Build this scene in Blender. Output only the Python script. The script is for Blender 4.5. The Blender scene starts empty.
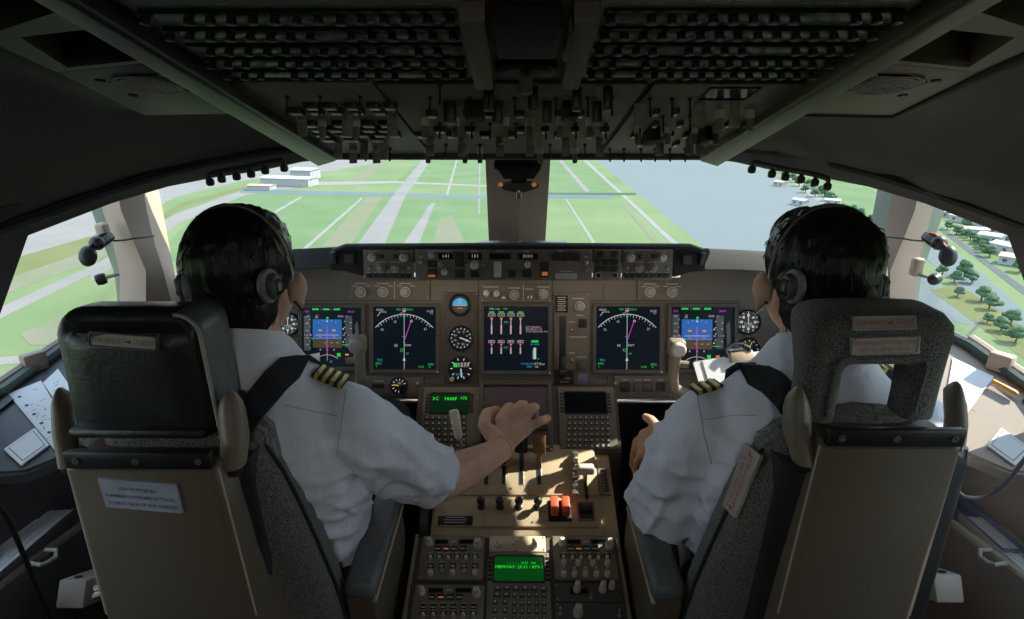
import bpy, bmesh, math, random
from mathutils import Vector, Matrix, Euler, noise
V = Vector
R = math.radians
rnd = random.Random(7)
C = bpy.context.scene.collection
scene = bpy.context.scene

# ------------------------------------------------------------------ camera, sky, sun, exposure
FPX = 600.0                                   # focal length in pixels of the 1024x619 frame
PITCH, YAW = R(19.25), R(0.57)
cam_data = bpy.data.cameras.new('camera')
cam = bpy.data.objects.new('camera', cam_data)
C.objects.link(cam)
cam.location = (0, 0, 1.5)
cam.rotation_euler = Euler((math.pi / 2 - PITCH, 0, YAW), 'XYZ')
cam_data.sensor_width = 36.0
cam_data.lens = 36.0 * FPX / 1024.0
cam_data.clip_start, cam_data.clip_end = 0.02, 12000
scene.camera = cam
CR = cam.rotation_euler.to_matrix()
CP = V((0, 0, 1.5))

world = bpy.data.worlds.new('sky')
scene.world = world
world.use_nodes = True
wn, wl = world.node_tree.nodes, world.node_tree.links
bg = wn['Background']
tc = wn.new('ShaderNodeTexCoord'); sep = wn.new('ShaderNodeSeparateXYZ'); rp = wn.new('ShaderNodeValToRGB')
rp.color_ramp.elements[0].position = 0.0; rp.color_ramp.elements[0].color = (0.80, 0.88, 0.92, 1)
rp.color_ramp.elements[1].position = 0.7; rp.color_ramp.elements[1].color = (0.50, 0.68, 0.92, 1)
wl.new(tc.outputs['Generated'], sep.inputs[0]); wl.new(sep.outputs['Z'], rp.inputs[0]); wl.new(rp.outputs[0], bg.inputs[0])
bg.inputs[1].default_value = 3.3

SUN_DIR = V((0.64, 0.21, 0.62)).normalized()   # towards the sun: ahead, to the right and high
sun_data = bpy.data.lights.new('sun', 'SUN')
sun_data.energy = 11.0; sun_data.angle = R(0.6); sun_data.color = (1.0, 0.93, 0.80)
sun = bpy.data.objects.new('sun', sun_data); C.objects.link(sun)
sun.rotation_euler = SUN_DIR.to_track_quat('Z', 'Y').to_euler()
sun.location = SUN_DIR * 400

scene.view_settings.view_transform = 'Standard'
scene.view_settings.look = 'None'
scene.view_settings.exposure = 0.0
scene.view_settings.gamma = 1.0
scene.view_settings.use_curve_mapping = False
cy = scene.cycles
cy.use_denoising = True
cy.max_bounces = 10; cy.diffuse_bounces = 5; cy.glossy_bounces = 4; cy.transparent_max_bounces = 16
cy.sample_clamp_indirect = 6.0
cy.caustics_reflective = False; cy.caustics_refractive = False

# ------------------------------------------------------------------ rays of the frame, planes
def ray(px, py):
    return (CR @ V(((px - 512) / FPX, -(py - 309.5) / FPX, -1.0)))
def pd(px, py, d):                            # a point at depth d along the viewing axis
    return CP + ray(px, py) * d
def px_x(px, py, x):                          # a point on the plane x = const
    r = ray(px, py); return CP + r * (x / r.x)
def px_y(px, py, y):
    r = ray(px, py); return CP + r * (y / r.y)
def px_z(px, py, z):
    r = ray(px, py); return CP + r * ((z - CP.z) / r.z)
def px_plan(px, py, curve):                   # where the ray crosses a vertical surface given in plan
    r = ray(px, py)
    for (x0, y0), (x1, y1) in zip(curve, curve[1:]):
        ex, ey = x1 - x0, y1 - y0
        den = r.x * ey - r.y * ex
        if abs(den) < 1e-9: continue
        t = (x0 * ey - y0 * ex) / den
        s = (x0 * r.y - y0 * r.x) / den
        if t > 0 and -1e-6 <= s <= 1 + 1e-6: return CP + r * t
    raise ValueError((px, py))

class Plane:                                  # a working surface: u right, v up the panel, n out of it
    def __init__(self, o, u, v):
        self.o = V(o); self.u = V(u).normalized(); self.v = V(v).normalized(); self.n = self.u.cross(self.v)
    def uv(self, px, py, w=0.0):
        r = ray(px, py); t = (self.o + self.n * w - CP).dot(self.n) / r.dot(self.n)
        q = CP + r * t - self.o
        return q.dot(self.u), q.dot(self.v)
    def pt(self, u, v, w=0.0): return self.o + self.u * u + self.v * v + self.n * w
    def M(self, u=0, v=0, w=0):
        m = Matrix((self.u, self.v, self.n)).transposed().to_4x4(); m.translation = self.pt(u, v, w); return m
    def box(self, x0, y0, x1, y1):            # centre, width and height of a pixel rectangle on the surface
        ym, xm = (y0 + y1) / 2, (x0 + x1) / 2
        ul, ur = self.uv(x0, ym)[0], self.uv(x1, ym)[0]
        vt, vb = self.uv(xm, y0)[1], self.uv(xm, y1)[1]
        return (ul + ur) / 2, (vt + vb) / 2, ur - ul, vt - vb

# ------------------------------------------------------------------ mesh building
def basis(z, x=None):
    z = V(z).normalized()
    x = V(x) if x is not None else (V((1, 0, 0)) if abs(z.x) < 0.9 else V((0, 1, 0)))
    x = (x - z * x.dot(z)).normalized(); y = z.cross(x)
    return Matrix((x, y, z)).transposed()

class MB:
    def __init__(self): self.bm = bmesh.new()
    def _new(self, vs, mi, M):
        if M is not None:
            for v in vs: v.co = M @ v.co
        if mi:
            for f in {f for v in vs for f in v.link_faces}: f.material_index = mi
    def box(self, x0, x1, y0, y1, z0, z1, bev=0, seg=2, mi=0, M=None):
        vs = [self.bm.verts.new((x, y, z)) for x in (x0, x1) for y in (y0, y1) for z in (z0, z1)]
        fs = [self.bm.faces.new([vs[i] for i in q]) for q in ((0, 1, 3, 2), (4, 6, 7, 5), (0, 4, 5, 1), (2, 3, 7, 6), (0, 2, 6, 4), (1, 5, 7, 3))]
        if bev:
            es = list({e for f in fs for e in f.edges})
            r = bmesh.ops.bevel(self.bm, geom=es, offset=min(bev, abs(x1 - x0) * .49, abs(y1 - y0) * .49, abs(z1 - z0) * .49), segments=seg, profile=.5, affect='EDGES')
            vs = list({v for v in vs if v.is_valid} | {v for f in r['faces'] for v in f.verts})
            vs = list({v for v0 in vs for f in v0.link_faces for v in f.verts})
        self._new(vs, mi, M); return self
    def lathe(self, prof, c=(0, 0, 0), seg=16, mi=0, M=None, cap=True, sx=1.0, sy=1.0):
        c = V(c); rings = []; allv = []
        for r, z in prof:
            if r < 1e-6: ring = [self.bm.verts.new(c + V((0, 0, z)))]
            else: ring = [self.bm.verts.new(c + V((r * sx * math.cos(2 * math.pi * k / seg), r * sy * math.sin(2 * math.pi * k / seg), z))) for k in range(seg)]
            rings.append(ring); allv += ring
        for a, b in zip(rings, rings[1:]):
            for k in range(seg):
                k2 = (k + 1) % seg
                if len(a) == 1 and len(b) == 1: continue
                if len(a) == 1: self.bm.faces.new((a[0], b[k2], b[k]))
                elif len(b) == 1: self.bm.faces.new((a[k], a[k2], b[0]))
                else: self.bm.faces.new((a[k], a[k2], b[k2], b[k]))
        if cap:
            if len(rings[0]) > 1: self.bm.faces.new(rings[0][::-1])
            if len(rings[-1]) > 1: self.bm.faces.new(rings[-1])
        self._new(allv, mi, M); return self
    def loft(self, rings, cap=True, closed=True, mi=0, M=None):
        rr = [[self.bm.verts.new(p) for p in ring] for ring in rings]
        n = len(rr[0])
        for a, b in zip(rr, rr[1:]):
            for k in range(n if closed else n - 1):
                k2 = (k + 1) % n
                try: self.bm.faces.new((a[k], a[k2], b[k2], b[k]))
                except ValueError: pass
        if cap and closed:
            self.bm.faces.new(rr[0][::-1]); self.bm.faces.new(rr[-1])
        self._new([v for r_ in rr for v in r_], mi, M); return self
    def tube(self, pts, r, seg=8, mi=0, M=None, cap=True, flat=1.0, up=None):
        pts = [V(p) for p in pts]; n = len(pts); rings = []; x = up
        for i, p in enumerate(pts):
            t = (pts[min(i + 1, n - 1)] - pts[max(i - 1, 0)])
            b = basis(t, x); x = b.col[0]
            ri = r[i] if isinstance(r, (list, tuple)) else r
            rings.append([p + b @ V((ri * math.cos(2 * math.pi * k / seg), ri * flat * math.sin(2 * math.pi * k / seg), 0)) for k in range(seg)])
        return self.loft(rings, cap, True, mi, M)
    def poly(self, pts, mi=0, M=None):
        vs = [self.bm.verts.new(p) for p in pts]; self.bm.faces.new(vs); self._new(vs, mi, M); return self
    def prism(self, pts2, z0, z1, mi=0, M=None, bev=0, seg=2):
        a = [self.bm.verts.new((p[0], p[1], z0)) for p in pts2]; b = [self.bm.verts.new((p[0], p[1], z1)) for p in pts2]
        n = len(a); fs = [self.bm.faces.new(a[::-1]), self.bm.faces.new(b)]
        for k in range(n): fs.append(self.bm.faces.new((a[k], a[(k + 1) % n], b[(k + 1) % n], b[k])))
        vs = a + b
        if bev:
            es = list(fs[1].edges)
            r = bmesh.ops.bevel(self.bm, geom=es, offset=bev, segments=seg, profile=.5, affect='EDGES')
            vs = [v for v in vs if v.is_valid] + [v for f in r['faces'] for v in f.verts]
            vs = list({v for v0 in set(vs) for f in v0.link_faces for v in f.verts})
        self._new(vs, mi, M); return self
    def slab(self, pts, th, mi=0):            # a planar polygon given thickness th (a vector)
        th = V(th); a = [self.bm.verts.new(p) for p in pts]; b = [self.bm.verts.new(V(p) + th) for p in pts]
        n = len(a); self.bm.faces.new(a[::-1]); self.bm.faces.new(b)
        for k in range(n): self.bm.faces.new((a[k], a[(k + 1) % n], b[(k + 1) % n], b[k]))
        self._new(a + b, mi, None); return self
    def ring(self, w, h, b, z0, z1, rad=0.0, mi=0, M=None, c=(0, 0)):   # a rectangular frame, border b
        def rect(hw, hh, r):
            out = []
            for sx, sy, a0 in ((1, 1, 0), (-1, 1, 90), (-1, -1, 180), (1, -1, 270)):
                for k in range(4):
                    a = R(a0 + 30 * k); out.append((c[0] + sx * (hw - r) + r * math.cos(a), c[1] + sy * (hh - r) + r * math.sin(a)))
            return out
        o, i = rect(w / 2, h / 2, max(rad, 1e-4)), rect(w / 2 - b, h / 2 - b, max(rad * .6, 1e-4))
        L = lambda pts, z: [(x, y, z) for x, y in pts]
        ch = min(.0015, b * .3)
        o2, i2 = rect(w / 2 - ch, h / 2 - ch, max(rad, 1e-4)), rect(w / 2 - b + ch, h / 2 - b + ch, max(rad * .6, 1e-4))
        return self.loft([L(i, z0), L(o, z0), L(o, z1 - ch), L(o2, z1), L(i2, z1), L(i, z1 - ch), L(i, z0)], False, True, mi, M)
    def torus(self, c, Rr, r, M=None, seg=24, s2=8, mi=0, a0=0, a1=360):
        full = abs(a1 - a0) >= 360
        pts = []
        n = seg if full else seg + 1
        rings = []
        for k in range(n):
            a = R(a0 + (a1 - a0) * k / seg)
            rings.append([V(c) + V(((Rr + r * math.cos(2 * math.pi * j / s2)) * math.cos(a), (Rr + r * math.cos(2 * math.pi * j / s2)) * math.sin(a), r * math.sin(2 * math.pi * j / s2))) for j in range(s2)])
        if full: rings.append(rings[0])
        self.loft(rings, not full, True, mi, M)
        if full: bmesh.ops.remove_doubles(self.bm, verts=list(self.bm.verts), dist=1e-6)
        return self
    def ball(self, c, rx, ry=None, rz=None, seg=14, mi=0, M=None):
        ry = rx if ry is None else ry; rz = rx if rz is None else rz
        n = max(6, seg // 2 + 1)
        m = Matrix.Translation(V(c)) @ Matrix.Diagonal((rx, ry, rz, 1))
        if M is not None: m = M @ m
        return self.lathe([(math.sin(math.pi * k / n), -math.cos(math.pi * k / n)) for k in range(n + 1)], seg=seg, mi=mi, M=m)
    def text(self, s, x, y, z, size, mi=0, M=None, align='CENTER', sx=1.0):
        me = text_mesh(s, align)
        n0 = len(self.bm.verts); self.bm.from_mesh(me); self.bm.verts.ensure_lookup_table()
        vs = self.bm.verts[n0:]
        for v in vs: v.co = V((x + v.co.x * size * sx, y + v.co.y * size, z))
        self._new(vs, mi, M); return self
    def build(self, name, mats, parent=None, angle=35, flat=False):
        bm = self.bm
        bmesh.ops.recalc_face_normals(bm, faces=bm.faces)
        me = bpy.data.meshes.new(name); bm.to_mesh(me); bm.free()
        for m in (mats if isinstance(mats, (list, tuple)) else [mats]): me.materials.append(m)
        if not flat:
            me.polygons.foreach_set('use_smooth', [True] * len(me.polygons)); me.set_sharp_from_angle(angle=R(angle))
        o = bpy.data.objects.new(name, me); C.objects.link(o)
        if parent is not None: o.parent = parent
        return o

_txt = {}
def text_mesh(s, align):
    if (s, align) not in _txt:
        cu = bpy.data.curves.new('t', 'FONT'); cu.body = s; cu.size = 1.0; cu.resolution_u = 1; cu.align_x = align; cu.align_y = 'CENTER'
        o = bpy.data.objects.new('t', cu); C.objects.link(o)
        dg = bpy.context.evaluated_depsgraph_get()
        me = bpy.data.meshes.new_from_object(o.evaluated_get(dg))
        bpy.data.objects.remove(o); bpy.data.curves.remove(cu)
        _txt[(s, align)] = me
    return _txt[(s, align)]

def thing(name, label, cat, M=None, group=None):
    o = bpy.data.objects.new(name, None); C.objects.link(o)
    if M is not None: o.matrix_world = M if isinstance(M, Matrix) else Matrix.Translation(V(M))
    o.empty_display_size = .05
    return tag(o, label, cat, group)
def tag(o, label, cat, group=None):
    o['label'] = label; o['category'] = cat
    if group: o['group'] = group
    return o
def struct(o): o['kind'] = 'structure'; return o
def copy_tree(o, M, label=None, group=None):
    def cp(a, par):
        c = a.copy(); C.objects.link(c)
        if par is not None: c.parent = par
        for ch in a.children: cp(ch, c)
        return c
    r = cp(o, None); r.matrix_world = M
    if label: r['label'] = label
    if group: r['group'] = group
    return r

# ------------------------------------------------------------------ materials
def lin(c):
    return tuple((x / 255 / 12.92) if x / 255 <= .04045 else ((x / 255 + .055) / 1.055) ** 2.4 for x in c)
def mat(name, col, rough=.5, metal=0.0, var=0.0, vscale=8.0, bump=0.0, bscale=60.0, stretch=None, sheen=0.0, spec=.5, col2=None, kind='noise', bdist=.004):
    m = bpy.data.materials.new(name); m.use_nodes = True
    n, l = m.node_tree.nodes, m.node_tree.links
    b = n['Principled BSDF']
    b.inputs['Base Color'].default_value = (*col, 1); b.inputs['Roughness'].default_value = rough; b.inputs['Metallic'].default_value = metal
    b.inputs['Specular IOR Level'].default_value = spec
    if sheen: b.inputs['Sheen Weight'].default_value = sheen; b.inputs['Sheen Roughness'].default_value = .5
    co = n.new('ShaderNodeTexCoord'); src = co.outputs['Object']
    if stretch:
        mp = n.new('ShaderNodeMapping'); mp.inputs['Scale'].default_value = stretch; l.new(src, mp.inputs[0]); src = mp.outputs[0]
    if var or col2:
        t = n.new('ShaderNodeTexNoise'); t.inputs['Scale'].default_value = vscale; t.inputs['Detail'].default_value = 5; l.new(src, t.inputs['Vector'])
        r = n.new('ShaderNodeValToRGB'); r.color_ramp.elements[0].position = .35; r.color_ramp.elements[1].position = .65
        c2 = col2 or tuple(min(1, x * (1 + var)) for x in col)
        c1 = col if col2 else tuple(x * (1 - var) for x in col)
        r.color_ramp.elements[0].color = (*c1, 1); r.color_ramp.elements[1].color = (*c2, 1)
        l.new(t.outputs['Fac'], r.inputs[0]); l.new(r.outputs[0], b.inputs['Base Color'])
    if bump:
        if kind == 'weave':
            w1 = n.new('ShaderNodeTexWave'); w1.bands_direction = 'X'; w2 = n.new('ShaderNodeTexWave'); w2.bands_direction = 'Z'
            for w in (w1, w2): w.inputs['Scale'].default_value = bscale; w.inputs['Distortion'].default_value = 1.0; l.new(src, w.inputs[0])
            mx = n.new('ShaderNodeMath'); mx.operation = 'MULTIPLY'; l.new(w1.outputs['Fac'], mx.inputs[0]); l.new(w2.outputs['Fac'], mx.inputs[1]); out = mx.outputs[0]
            rr = n.new('ShaderNodeValToRGB'); rr.color_ramp.elements[0].color = (*[x * .35 for x in col], 1); rr.color_ramp.elements[1].color = (*[min(1, x * 1.9) for x in col], 1)
            l.new(out, rr.inputs[0]); l.new(rr.outputs[0], b.inputs['Base Color'])
        elif kind == 'voronoi':
            t2 = n.new('ShaderNodeTexVoronoi'); t2.inputs['Scale'].default_value = bscale; l.new(src, t2.inputs['Vector']); out = t2.outputs['Distance']
        else:
            t2 = n.new('ShaderNodeTexNoise'); t2.inputs['Scale'].default_value = bscale; t2.inputs['Detail'].default_value = 4; l.new(src, t2.inputs['Vector']); out = t2.outputs['Fac']
        bp = n.new('ShaderNodeBump'); bp.inputs['Strength'].default_value = bump; bp.inputs['Distance'].default_value = bdist; l.new(out, bp.inputs['Height']); l.new(bp.outputs[0], b.inputs['Normal'])
    return m
def emit(name, col, s=1.0):
    m = bpy.data.materials.new(name); m.use_nodes = True
    b = m.node_tree.nodes['Principled BSDF']
    b.inputs['Base Color'].default_value = (*[c * .2 for c in col], 1); b.inputs['Roughness'].default_value = .3
    b.inputs['Emission Color'].default_value = (*col, 1); b.inputs['Emission Strength'].default_value = s
    return m
def glass(name, tint=(.97, .985, .98), refl=.05):
    m = bpy.data.materials.new(name); m.use_nodes = True
    n, l = m.node_tree.nodes, m.node_tree.links
    for x in list(n):
        if x.type == 'BSDF_PRINCIPLED': n.remove(x)
    t = n.new('ShaderNodeBsdfTransparent'); t.inputs[0].default_value = (*tint, 1)
    g = n.new('ShaderNodeBsdfGlossy'); g.inputs['Roughness'].default_value = .02
    mx = n.new('ShaderNodeMixShader'); lw = n.new('ShaderNodeLayerWeight'); lw.inputs[0].default_value = .12
    mr = n.new('ShaderNodeMath'); mr.operation = 'MULTIPLY'; mr.inputs[1].default_value = refl * 4
    l.new(lw.outputs['Fresnel'], mr.inputs[0]); l.new(mr.outputs[0], mx.inputs[0]); l.new(t.outputs[0], mx.inputs[1]); l.new(g.outputs[0], mx.inputs[2])
    l.new(mx.outputs[0], n['Material Output'].inputs[0])
    return m

m_panel = mat('panel_brown', (.160, .132, .100), .55, var=.10, vscale=6, bump=.15, bscale=300)
m_panel_d = mat('panel_dark_brown', (.085, .071, .056), .6, var=.12, vscale=5, bump=.15, bscale=300)
m_ped = mat('pedestal_tan', (.42, .335, .215), .5, var=.10, vscale=9, bump=.12, bscale=250)
m_pedpanel = mat('radio_panel_taupe', (.20, .175, .135), .5, var=.10, vscale=9, bump=.12, bscale=250)
m_bezel = mat('bezel_grey_brown', (.105, .092, .075), .42, var=.08, vscale=12)
m_blk = mat('black_plastic', (.012, .012, .013), .42, var=.2, vscale=20)
m_blk_m = mat('black_matte', (.014, .0145, .015), .75, var=.25, vscale=14, bump=.2, bscale=200)
m_pad = mat('glareshield_pad', (.030, .031, .032), .8, var=.15, vscale=6, bump=.3, bscale=400)
m_key = mat('key_grey', (.075, .073, .066), .5, var=.15, vscale=30)
m_keytop = mat('key_legend', (.55, .55, .5), .6, var=.1, vscale=30)
m_knob = mat('knob_grey', (.30, .285, .25), .45, var=.12, vscale=40)
m_knob_w = mat('knob_pale', (.62, .58, .50), .42, var=.08, vscale=30)
m_mark = mat('panel_marking', (.50, .48, .43), .6, var=.05)
m_steel = mat('brushed_steel', (.55, .55, .56), .28, .9, var=.1, vscale=30, stretch=(1, 1, 12))
m_dkmetal = mat('dark_metal', (.045, .046, .048), .38, .6, var=.2, vscale=20)
m_screw = mat('screw_metal', (.30, .29, .27), .35, .8, var=.1, vscale=60)
m_liner = mat('ceiling_liner', (.090, .079, .063), .7, var=.06, vscale=3, bump=.12, bscale=160)
m_trim = mat('window_trim_beige', (.40, .30, .235), .6, var=.05, vscale=5, bump=.08, bscale=150)
m_trim_d = mat('window_trim_dark', (.035, .032, .030), .6, var=.12, vscale=8)
m_post = mat('post_brown', (.23, .17, .128), .6, var=.05, vscale=5, bump=.08, bscale=150)
m_seal = mat('window_seal', (.055, .075, .066), .5, var=.1, vscale=12)
m_shell = mat('seat_shell_taupe', (.128, .100, .070), .45, var=.05, vscale=5, bump=.05, bscale=120)
m_wing = mat('seat_wing_beige', (.18, .150, .108), .45, var=.05, vscale=6)
m_leather = mat('black_leather', (.016, .018, .019), .40, var=.2, vscale=18, bump=.25, bscale=140)
m_leather_g = mat('grey_leather', (.12, .135, .14), .42, var=.15, vscale=18, bump=.35, bscale=90)
m_piping = mat('piping', (.42, .40, .35), .6, var=.1, vscale=40)
m_fabric = mat('tweed_fabric', (.030, .032, .029), .95, col2=(.20, .205, .18), vscale=420, bump=.5, bscale=420, sheen=.2)
m_fleece = mat('sheepskin', (.15, .15, .135), 1.0, var=.35, vscale=120, bump=1.0, bscale=220, sheen=.5)
m_strap = mat('harness_webbing', (.020, .028, .034), .7, bump=.4, bscale=260, kind='weave')
m_placard = mat('placard_cream', (.34, .32, .26), .55, var=.12, vscale=25)
m_placard_g = mat('placard_silver', (.30, .33, .38), .5, var=.12, vscale=25)
m_red = mat('red_ink', (.42, .035, .045), .6, var=.1)
m_dkred = mat('faded_red_ink', (.14, .03, .025), .6, var=.2, vscale=40)
m_ink = mat('blue_black_ink', (.015, .02, .05), .6, var=.1)
m_redguard = mat('red_guard', (.62, .105, .05), .4, var=.08, vscale=30)
m_paper = mat('white_paper', (.80, .80, .80), .8, var=.03, vscale=10)
m_card = mat('clip_beige', (.50, .38, .26), .5, var=.06, vscale=10)
m_carpet = mat('floor_carpet', (.022, .022, .024), .95, var=.35, vscale=200, bump=.6, bscale=400)
m_console = mat('side_console', (.34, .275, .225), .55, var=.06, vscale=5, bump=.08, bscale=200)  # paled to paint in the sunlight on the right-hand console
m_console_d = mat('grey_and_shaded_console', (.075, .072, .072), .5, var=.08, vscale=5, bump=.08, bscale=200)  # plain grey parts; on the left console it paints in shade
m_beige = mat('beige_metal', (.46, .40, .32), .45, var=.05, vscale=10)
m_skin = mat('skin', (.68, .42, .30), .5, var=.07, vscale=22, bump=.22, bscale=130)
m_skin.node_tree.nodes['Principled BSDF'].inputs['Subsurface Weight'].default_value = .25
m_skin.node_tree.nodes['Principled BSDF'].inputs['Subsurface Radius'].default_value = (.012, .004, .002)
m_hair = mat('black_hair', (.0075, .0075, .0085), .36, var=.35, vscale=30, bump=.5, bscale=60, stretch=(6, 6, .6), spec=.5)
m_shirt = mat('white_shirt', (.78, .81, .90), .85, var=.02, vscale=6, bump=.85, bscale=15, sheen=.15, bdist=.012, stretch=(1, 1, .6))
m_trouser = mat('navy_trousers', (.014, .019, .030), .85, var=.15, vscale=12, bump=.2, bscale=300)
m_gold = mat('gold_braid', (.52, .40, .06), .45, .25, var=.25, vscale=200)
m_navy = mat('epaulette_navy', (.012, .014, .022), .8, var=.1)
m_headset = mat('headset_grey', (.085, .09, .10), .5, var=.1, vscale=20)
m_foam = mat('ear_cushion', (.30, .30, .36), .7, var=.3, vscale=60, bump=.5, bscale=120)
m_glass = glass('windscreen_glass')
m_dial = mat('dial_black', (.010, .012, .016), .3)
m_orange = emit('amber_lens', (1.0, .34, .10), .28)

e_blk = mat('screen_glass_black', (.004, .007, .010), .12)
e_navy = emit('screen_dark', (.0016, .0045, .0085), 1.0); e_navy.node_tree.nodes['Principled BSDF'].inputs['Specular IOR Level'].default_value = .2
e_w = emit('sym_white', (.55, .57, .55), .8)
e_m = emit('sym_magenta', (.62, .06, .58), .8)
e_g = emit('sym_green', (.02, .60, .07), .8)
e_c = emit('sym_cyan', (.05, .36, .62), .8)
e_b = emit('sym_sky', (.012, .10, .36), 1.0)
e_br = emit('sym_earth', (.055, .036, .016), 1.0)
e_a = emit('sym_amber', (.62, .30, .05), .8)
e_gr = emit('sym_tape_grey', (.040, .046, .052), 1.0)
e_pk = emit('sym_pink', (.55, .36, .42), .8)
SYM = [e_navy, e_w, e_m, e_g, e_c, e_b, e_br, e_a, e_gr, e_pk]
W_, M_, G_, C_, B_, BR_, A_, GR_, PK_ = 1, 2, 3, 4, 5, 6, 7, 8, 9
m_lcd_purple = mat('idle_display', (.105, .075, .095), .35, var=.03)
e_cdu = emit('cdu_green', (.02, .75, .04), 1.1)
e_dim = emit('faint_digits', (.30, .31, .30), .7)
e_cdubg = emit('cdu_glow', (.0, .012, .004), 1.0)
e_cdubg2 = emit('cdu_bright_glow', (.001, .045, .005), 1.0)

# ------------------------------------------------------------------ the world outside: ground, water, roads, houses, trees
GZ = -100.0
def ground_poly(name, m, pts, lift=0.0, th=None):
    lift *= .12; ps = [px_z(x, y, GZ + lift) for x, y in pts]
    mb = MB(); mb.slab(ps, (0, 0, -max(.01, lift)))
    return struct(mb.build(name, m, flat=True))
def strip(a, b, wa, wb):                      # a road between two pixels of the frame, with its width in pixels at each end
    dx, dy = b[0] - a[0], b[1] - a[1]; L = math.hypot(dx, dy); nx, ny = -dy / L, dx / L
    return [(a[0] + nx * wa / 2, a[1] + ny * wa / 2), (b[0] + nx * wb / 2, b[1] + ny * wb / 2), (b[0] - nx * wb / 2, b[1] - ny * wb / 2), (a[0] - nx * wa / 2, a[1] - ny * wa / 2)]
def gmat(name, c1, c2, sc=.02): return mat(name, c1, 1.0, col2=c2, vscale=sc, spec=.1)  # haze is put into these paler, less saturated ground colours
g_grass = gmat('grass_field', (0.088, 0.129, 0.056), (0.116, 0.150, 0.074), .012)
g_grass2 = gmat('lush_field', (0.074, 0.122, 0.055), (0.096, 0.137, 0.068), .02)
g_olive = gmat('olive_verge', (0.089, 0.104, 0.038), (0.104, 0.115, 0.052), .03)
g_dry = gmat('dry_field', (0.130, 0.127, 0.092), (0.111, 0.126, 0.074), .03)
g_tar = gmat('pale_tarmac', (0.140, 0.136, 0.130), (0.158, 0.153, 0.146), .02)
g_road = gmat('pale_road', (0.158, 0.157, 0.148), (0.180, 0.176, 0.166), .05)
g_canal = gmat('canal_water', (0.078, 0.107, 0.115), (0.092, 0.122, 0.122), .02)
g_water = gmat('river_water', (0.102, 0.123, 0.127), (0.110, 0.129, 0.132), .004)
g_hedge = gmat('hedge_green', (0.037, 0.067, 0.043), (0.044, 0.074, 0.046), .08)
g_dark = gmat('dark_road', (0.067, 0.074, 0.080), (0.081, 0.087, 0.090), .05)
mb = MB(); mb.slab([(-5000, -2500, GZ - .02), (5000, -2500, GZ - .02), (5000, 7500, GZ - .02), (-5000, 7500, GZ - .02)], (0, 0, -5))
struct(mb.build('ground', g_grass, flat=True))
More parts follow.
